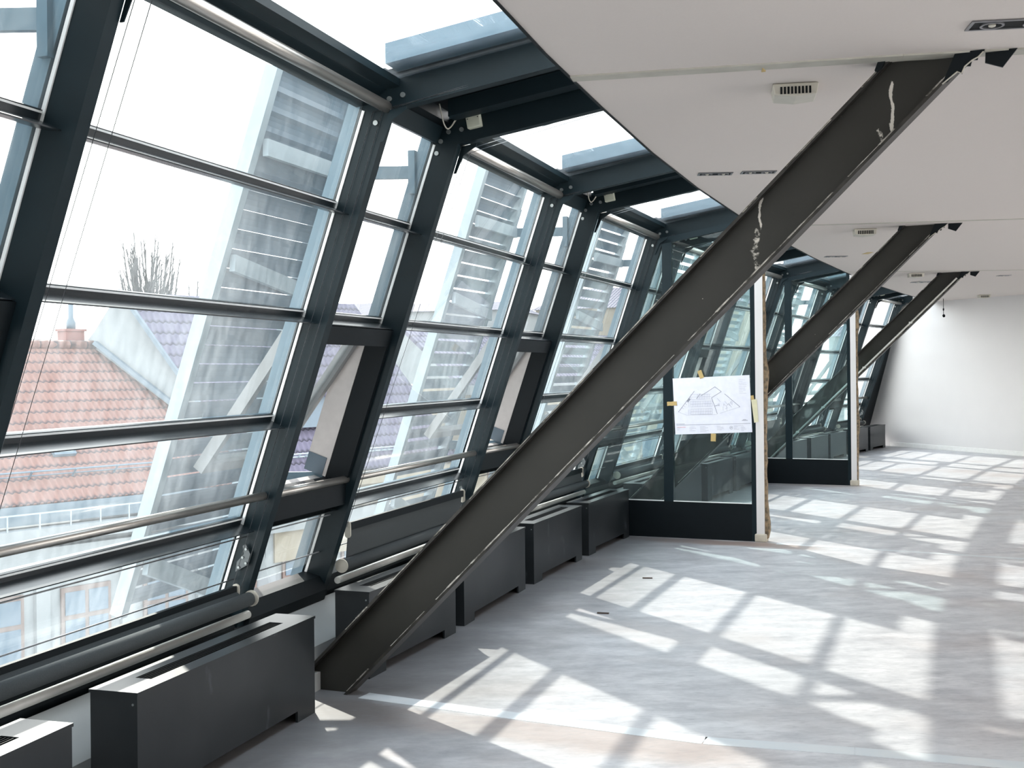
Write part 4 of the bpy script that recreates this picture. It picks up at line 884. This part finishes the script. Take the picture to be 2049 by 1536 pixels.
m = MB(); m.beam(Vector(GA) + Vector((0.1, -0.28, 0.10)), Vector(GB) + Vector((0.1, -0.28, 0.10)), 0.30, 0.14); m.build('parapet_flashing', ZINC, bB)
m = MB()
for k in range(30):
    s = 0.6 + k * 0.36; m.box(s - .02, s + .02, 0.7, 0.74, 0.0, 0.36)
m.box(0.3, 11.2, 0.7, 0.74, 0.34, 0.38); m.box(0.3, 11.2, 0.7, 0.74, 0.06, 0.1); o = m.build('snow_guard', LFRAME); o.parent = bB; o.matrix_basis = mwB
wall_rect('cornice', 10.2, 22.5, EAVE - 0.5, EAVE - 0.1, -0.4, 0.25, CREAMS, bB)
wall_rect('upper_wall', 10.2, 22.5, EAVE - 3, EAVE - 0.5, -0.4, -0.1, CREAMS, bB)
# dormer
dm = MB(); c0 = mwB @ Vector((3.2, 3.0, 0))
DM = Matrix.Translation(c0) @ Matrix.Rotation(math.radians(-38.6), 4, 'Z')
dr = empty('dormer'); dr.parent = bB; dr.matrix_basis = DM
dm.box(-0.9, 0.9, -0.9, 0.9, -0.9, 0.35); o = dm.build('dormer_walls', ZINC, dr)
m = MB(); m.quadbox([(-1.2, -1.1, 0.25), (1.2, -1.1, 0.25), (1.2, 1.1, 0.25), (-1.2, 1.1, 0.25), (-1.3, -1.0, 0.35), (1.2, -1.0, 0.9), (1.2, 1.0, 0.9), (-1.3, 1.0, 0.35)]); m.build('dormer_roof', SLATE, dr)

# cream gabled building farther right
bC = empty('cream_building'); tag(bC, 'hazy cream stucco building with an arched relief seen through the second wide window', 'building')
wall_rect('facade', 20.6, 44, -22, 1.0, -8, 0.0, CREAMS, bC)
wall_rect('cornice', 20.4, 44.2, 0.6, 1.0, -0.2, 0.45, STUCCO, bC)
wall_rect('cornice', 20.4, 44.2, -5.2, -4.7, -0.2, 0.3, STUCCO, bC)
for k in range(7):
    s = 22 + k * 3.1; f = wall_rect('window', s, s + 1.3, -4.2, -1.6, 0.0, 0.06, WFRAME, bC); wall_rect('pane', s + .12, s + 1.18, -4.1, -1.7, 0.06, 0.08, DARKW, f)
    if k < 5:
        m = MB(); cx, cz = s + 0.65, -1.1 + 22
        for j in range(10):
            a0, a1 = math.pi * j / 10, math.pi * (j + 1) / 10
            P = [(cx + rr_ * math.cos(aa), cz + rr_ * math.sin(aa)) for rr_, aa in ((1.15, a0), (1.15, a1), (0.95, a1), (0.95, a0))]
            m.quadbox([(*p, 0.0) for p in P] + [(*p, 0.14) for p in P])
            m.beam((cx + 0.2 * math.cos(a0), cz + 0.2 * math.sin(a0), 0.04), (cx + 0.9 * math.cos(a0), cz + 0.9 * math.sin(a0), 0.04), 0.05, 0.05)
        o = m.build('arched_relief', STUCCO); o.parent = bC; o.matrix_basis = FW
up2 = Vector((-MH.x * 3.4, -MH.y * 3.4, 2.5)); pC = E_(20.4, 1.0); mwC = slope_mw(pC, (EH.x, EH.y, 0), up2)
q0 = Vector(pC); q1 = Vector(E_(44, 1.0)); poly_obj('roof', [q0, q1, q1 + up2, q0 + up2], SLATE, bC, mwC)
# more distant roofs on the skyline
def block(name, label, cx, cy, w_, d_, z1, ang, mt, hip=1.5, rm=SLATE):
    r = empty(name, Matrix.Translation((cx, cy, 0)) @ Matrix.Rotation(math.radians(ang), 4, 'Z')); tag(r, label, 'building')
    m = MB(); m.box(-w_ / 2, w_ / 2, -d_ / 2, d_ / 2, -22, z1); m.build('walls', mt, r)
    m = MB(); h = hip
    if h > 0.01:
        m.v += [Vector(p) for p in ((-w_ / 2 - .3, -d_ / 2 - .3, z1), (w_ / 2 + .3, -d_ / 2 - .3, z1), (w_ / 2 + .3, d_ / 2 + .3, z1), (-w_ / 2 - .3, d_ / 2 + .3, z1), (-w_ / 2 + h, 0, z1 + h), (w_ / 2 - h, 0, z1 + h))]
        m.f += [(0, 3, 2, 1), (0, 1, 5, 4), (1, 2, 5), (2, 3, 4, 5), (3, 0, 4)]; m.build('roof', rm, r)
    return r
block('distant_building', 'distant flat grey rooftop block on the skyline left of the chimney', -32, 72, 12, 8, 3.7, -20, ZINC, 0)
block('distant_building', 'distant hipped roof on the skyline behind the narrow open window', -20, 99, 26, 10, 5.6, -25, STUCCO, 1.6)
block('distant_building', 'distant pale flat-topped building on the skyline of the second wide window', -3.5, 82, 9, 9, 5.6, -15, STUCCO, 0.8)
block('distant_building', 'distant dark-roofed building on the skyline of the third wide window', 11, 90, 16, 9, 6.2, -25, CREAMS, 1.8)
block('distant_building', 'large pale building across the street seen through the far windows', 31, 72, 20, 10, 3.6, -45, STUCCO, 3.0)
# bare trees beyond the roofs
def tree(x, y, h, label, seed):
    rnd = random.Random(seed); r = empty('bare_tree', Matrix.Translation((x, y, 0.5))); tag(r, label, 'tree', 'bare trees behind the roofs')
    m = MB(); tops = []
    m.tube([(0, 0, -22), (0.1, 0, h * 0.35)], [0.3, 0.12], 6); m.build('trunk', TWIG, r)
    m = MB()
    for k in range(60):
        z0 = h * (0.1 + 0.45 * rnd.random()); a = rnd.random() * 6.28; sp = 0.10 + 0.22 * rnd.random(); ln = h * (0.25 + 0.35 * rnd.random())
        p0 = Vector((0.1, 0, z0)); p1 = p0 + Vector((math.cos(a) * sp * ln, math.sin(a) * sp * ln, ln * 0.6)); p2 = p1 + Vector((math.cos(a) * sp * ln * 0.25, math.sin(a) * sp * ln * 0.25, ln * 0.45))
        m.tube([p0, p1, p2], [0.07, 0.05, 0.025], 4)
        for j in range(4):
            q = p1.lerp(p2, j / 4); b2 = a + rnd.uniform(-1.2, 1.2); m.tube([q, q + Vector((math.cos(b2) * 0.3, math.sin(b2) * 0.3, 0.55 + 0.3 * rnd.random()))], [0.032, 0.016], 3)
    m.build('branches', TWIG, r)
tree(-21.4, 68, 8.6, 'bare tree on the skyline between the two nearest posts, taller of the pair', 5)
tree(-22.7, 74.5, 8.4, 'slimmer bare tree just right of the taller skyline tree', 8)
tree(-21.6, 81, 7.0, 'small bare tree on the skyline left of the louvre panel', 11)
m = MB(); m.slab([(-90, -20), (60, -20), (60, 160), (-90, 160)], -22.3, -22.0); tag(m.build('street', STREET), kind='structure')
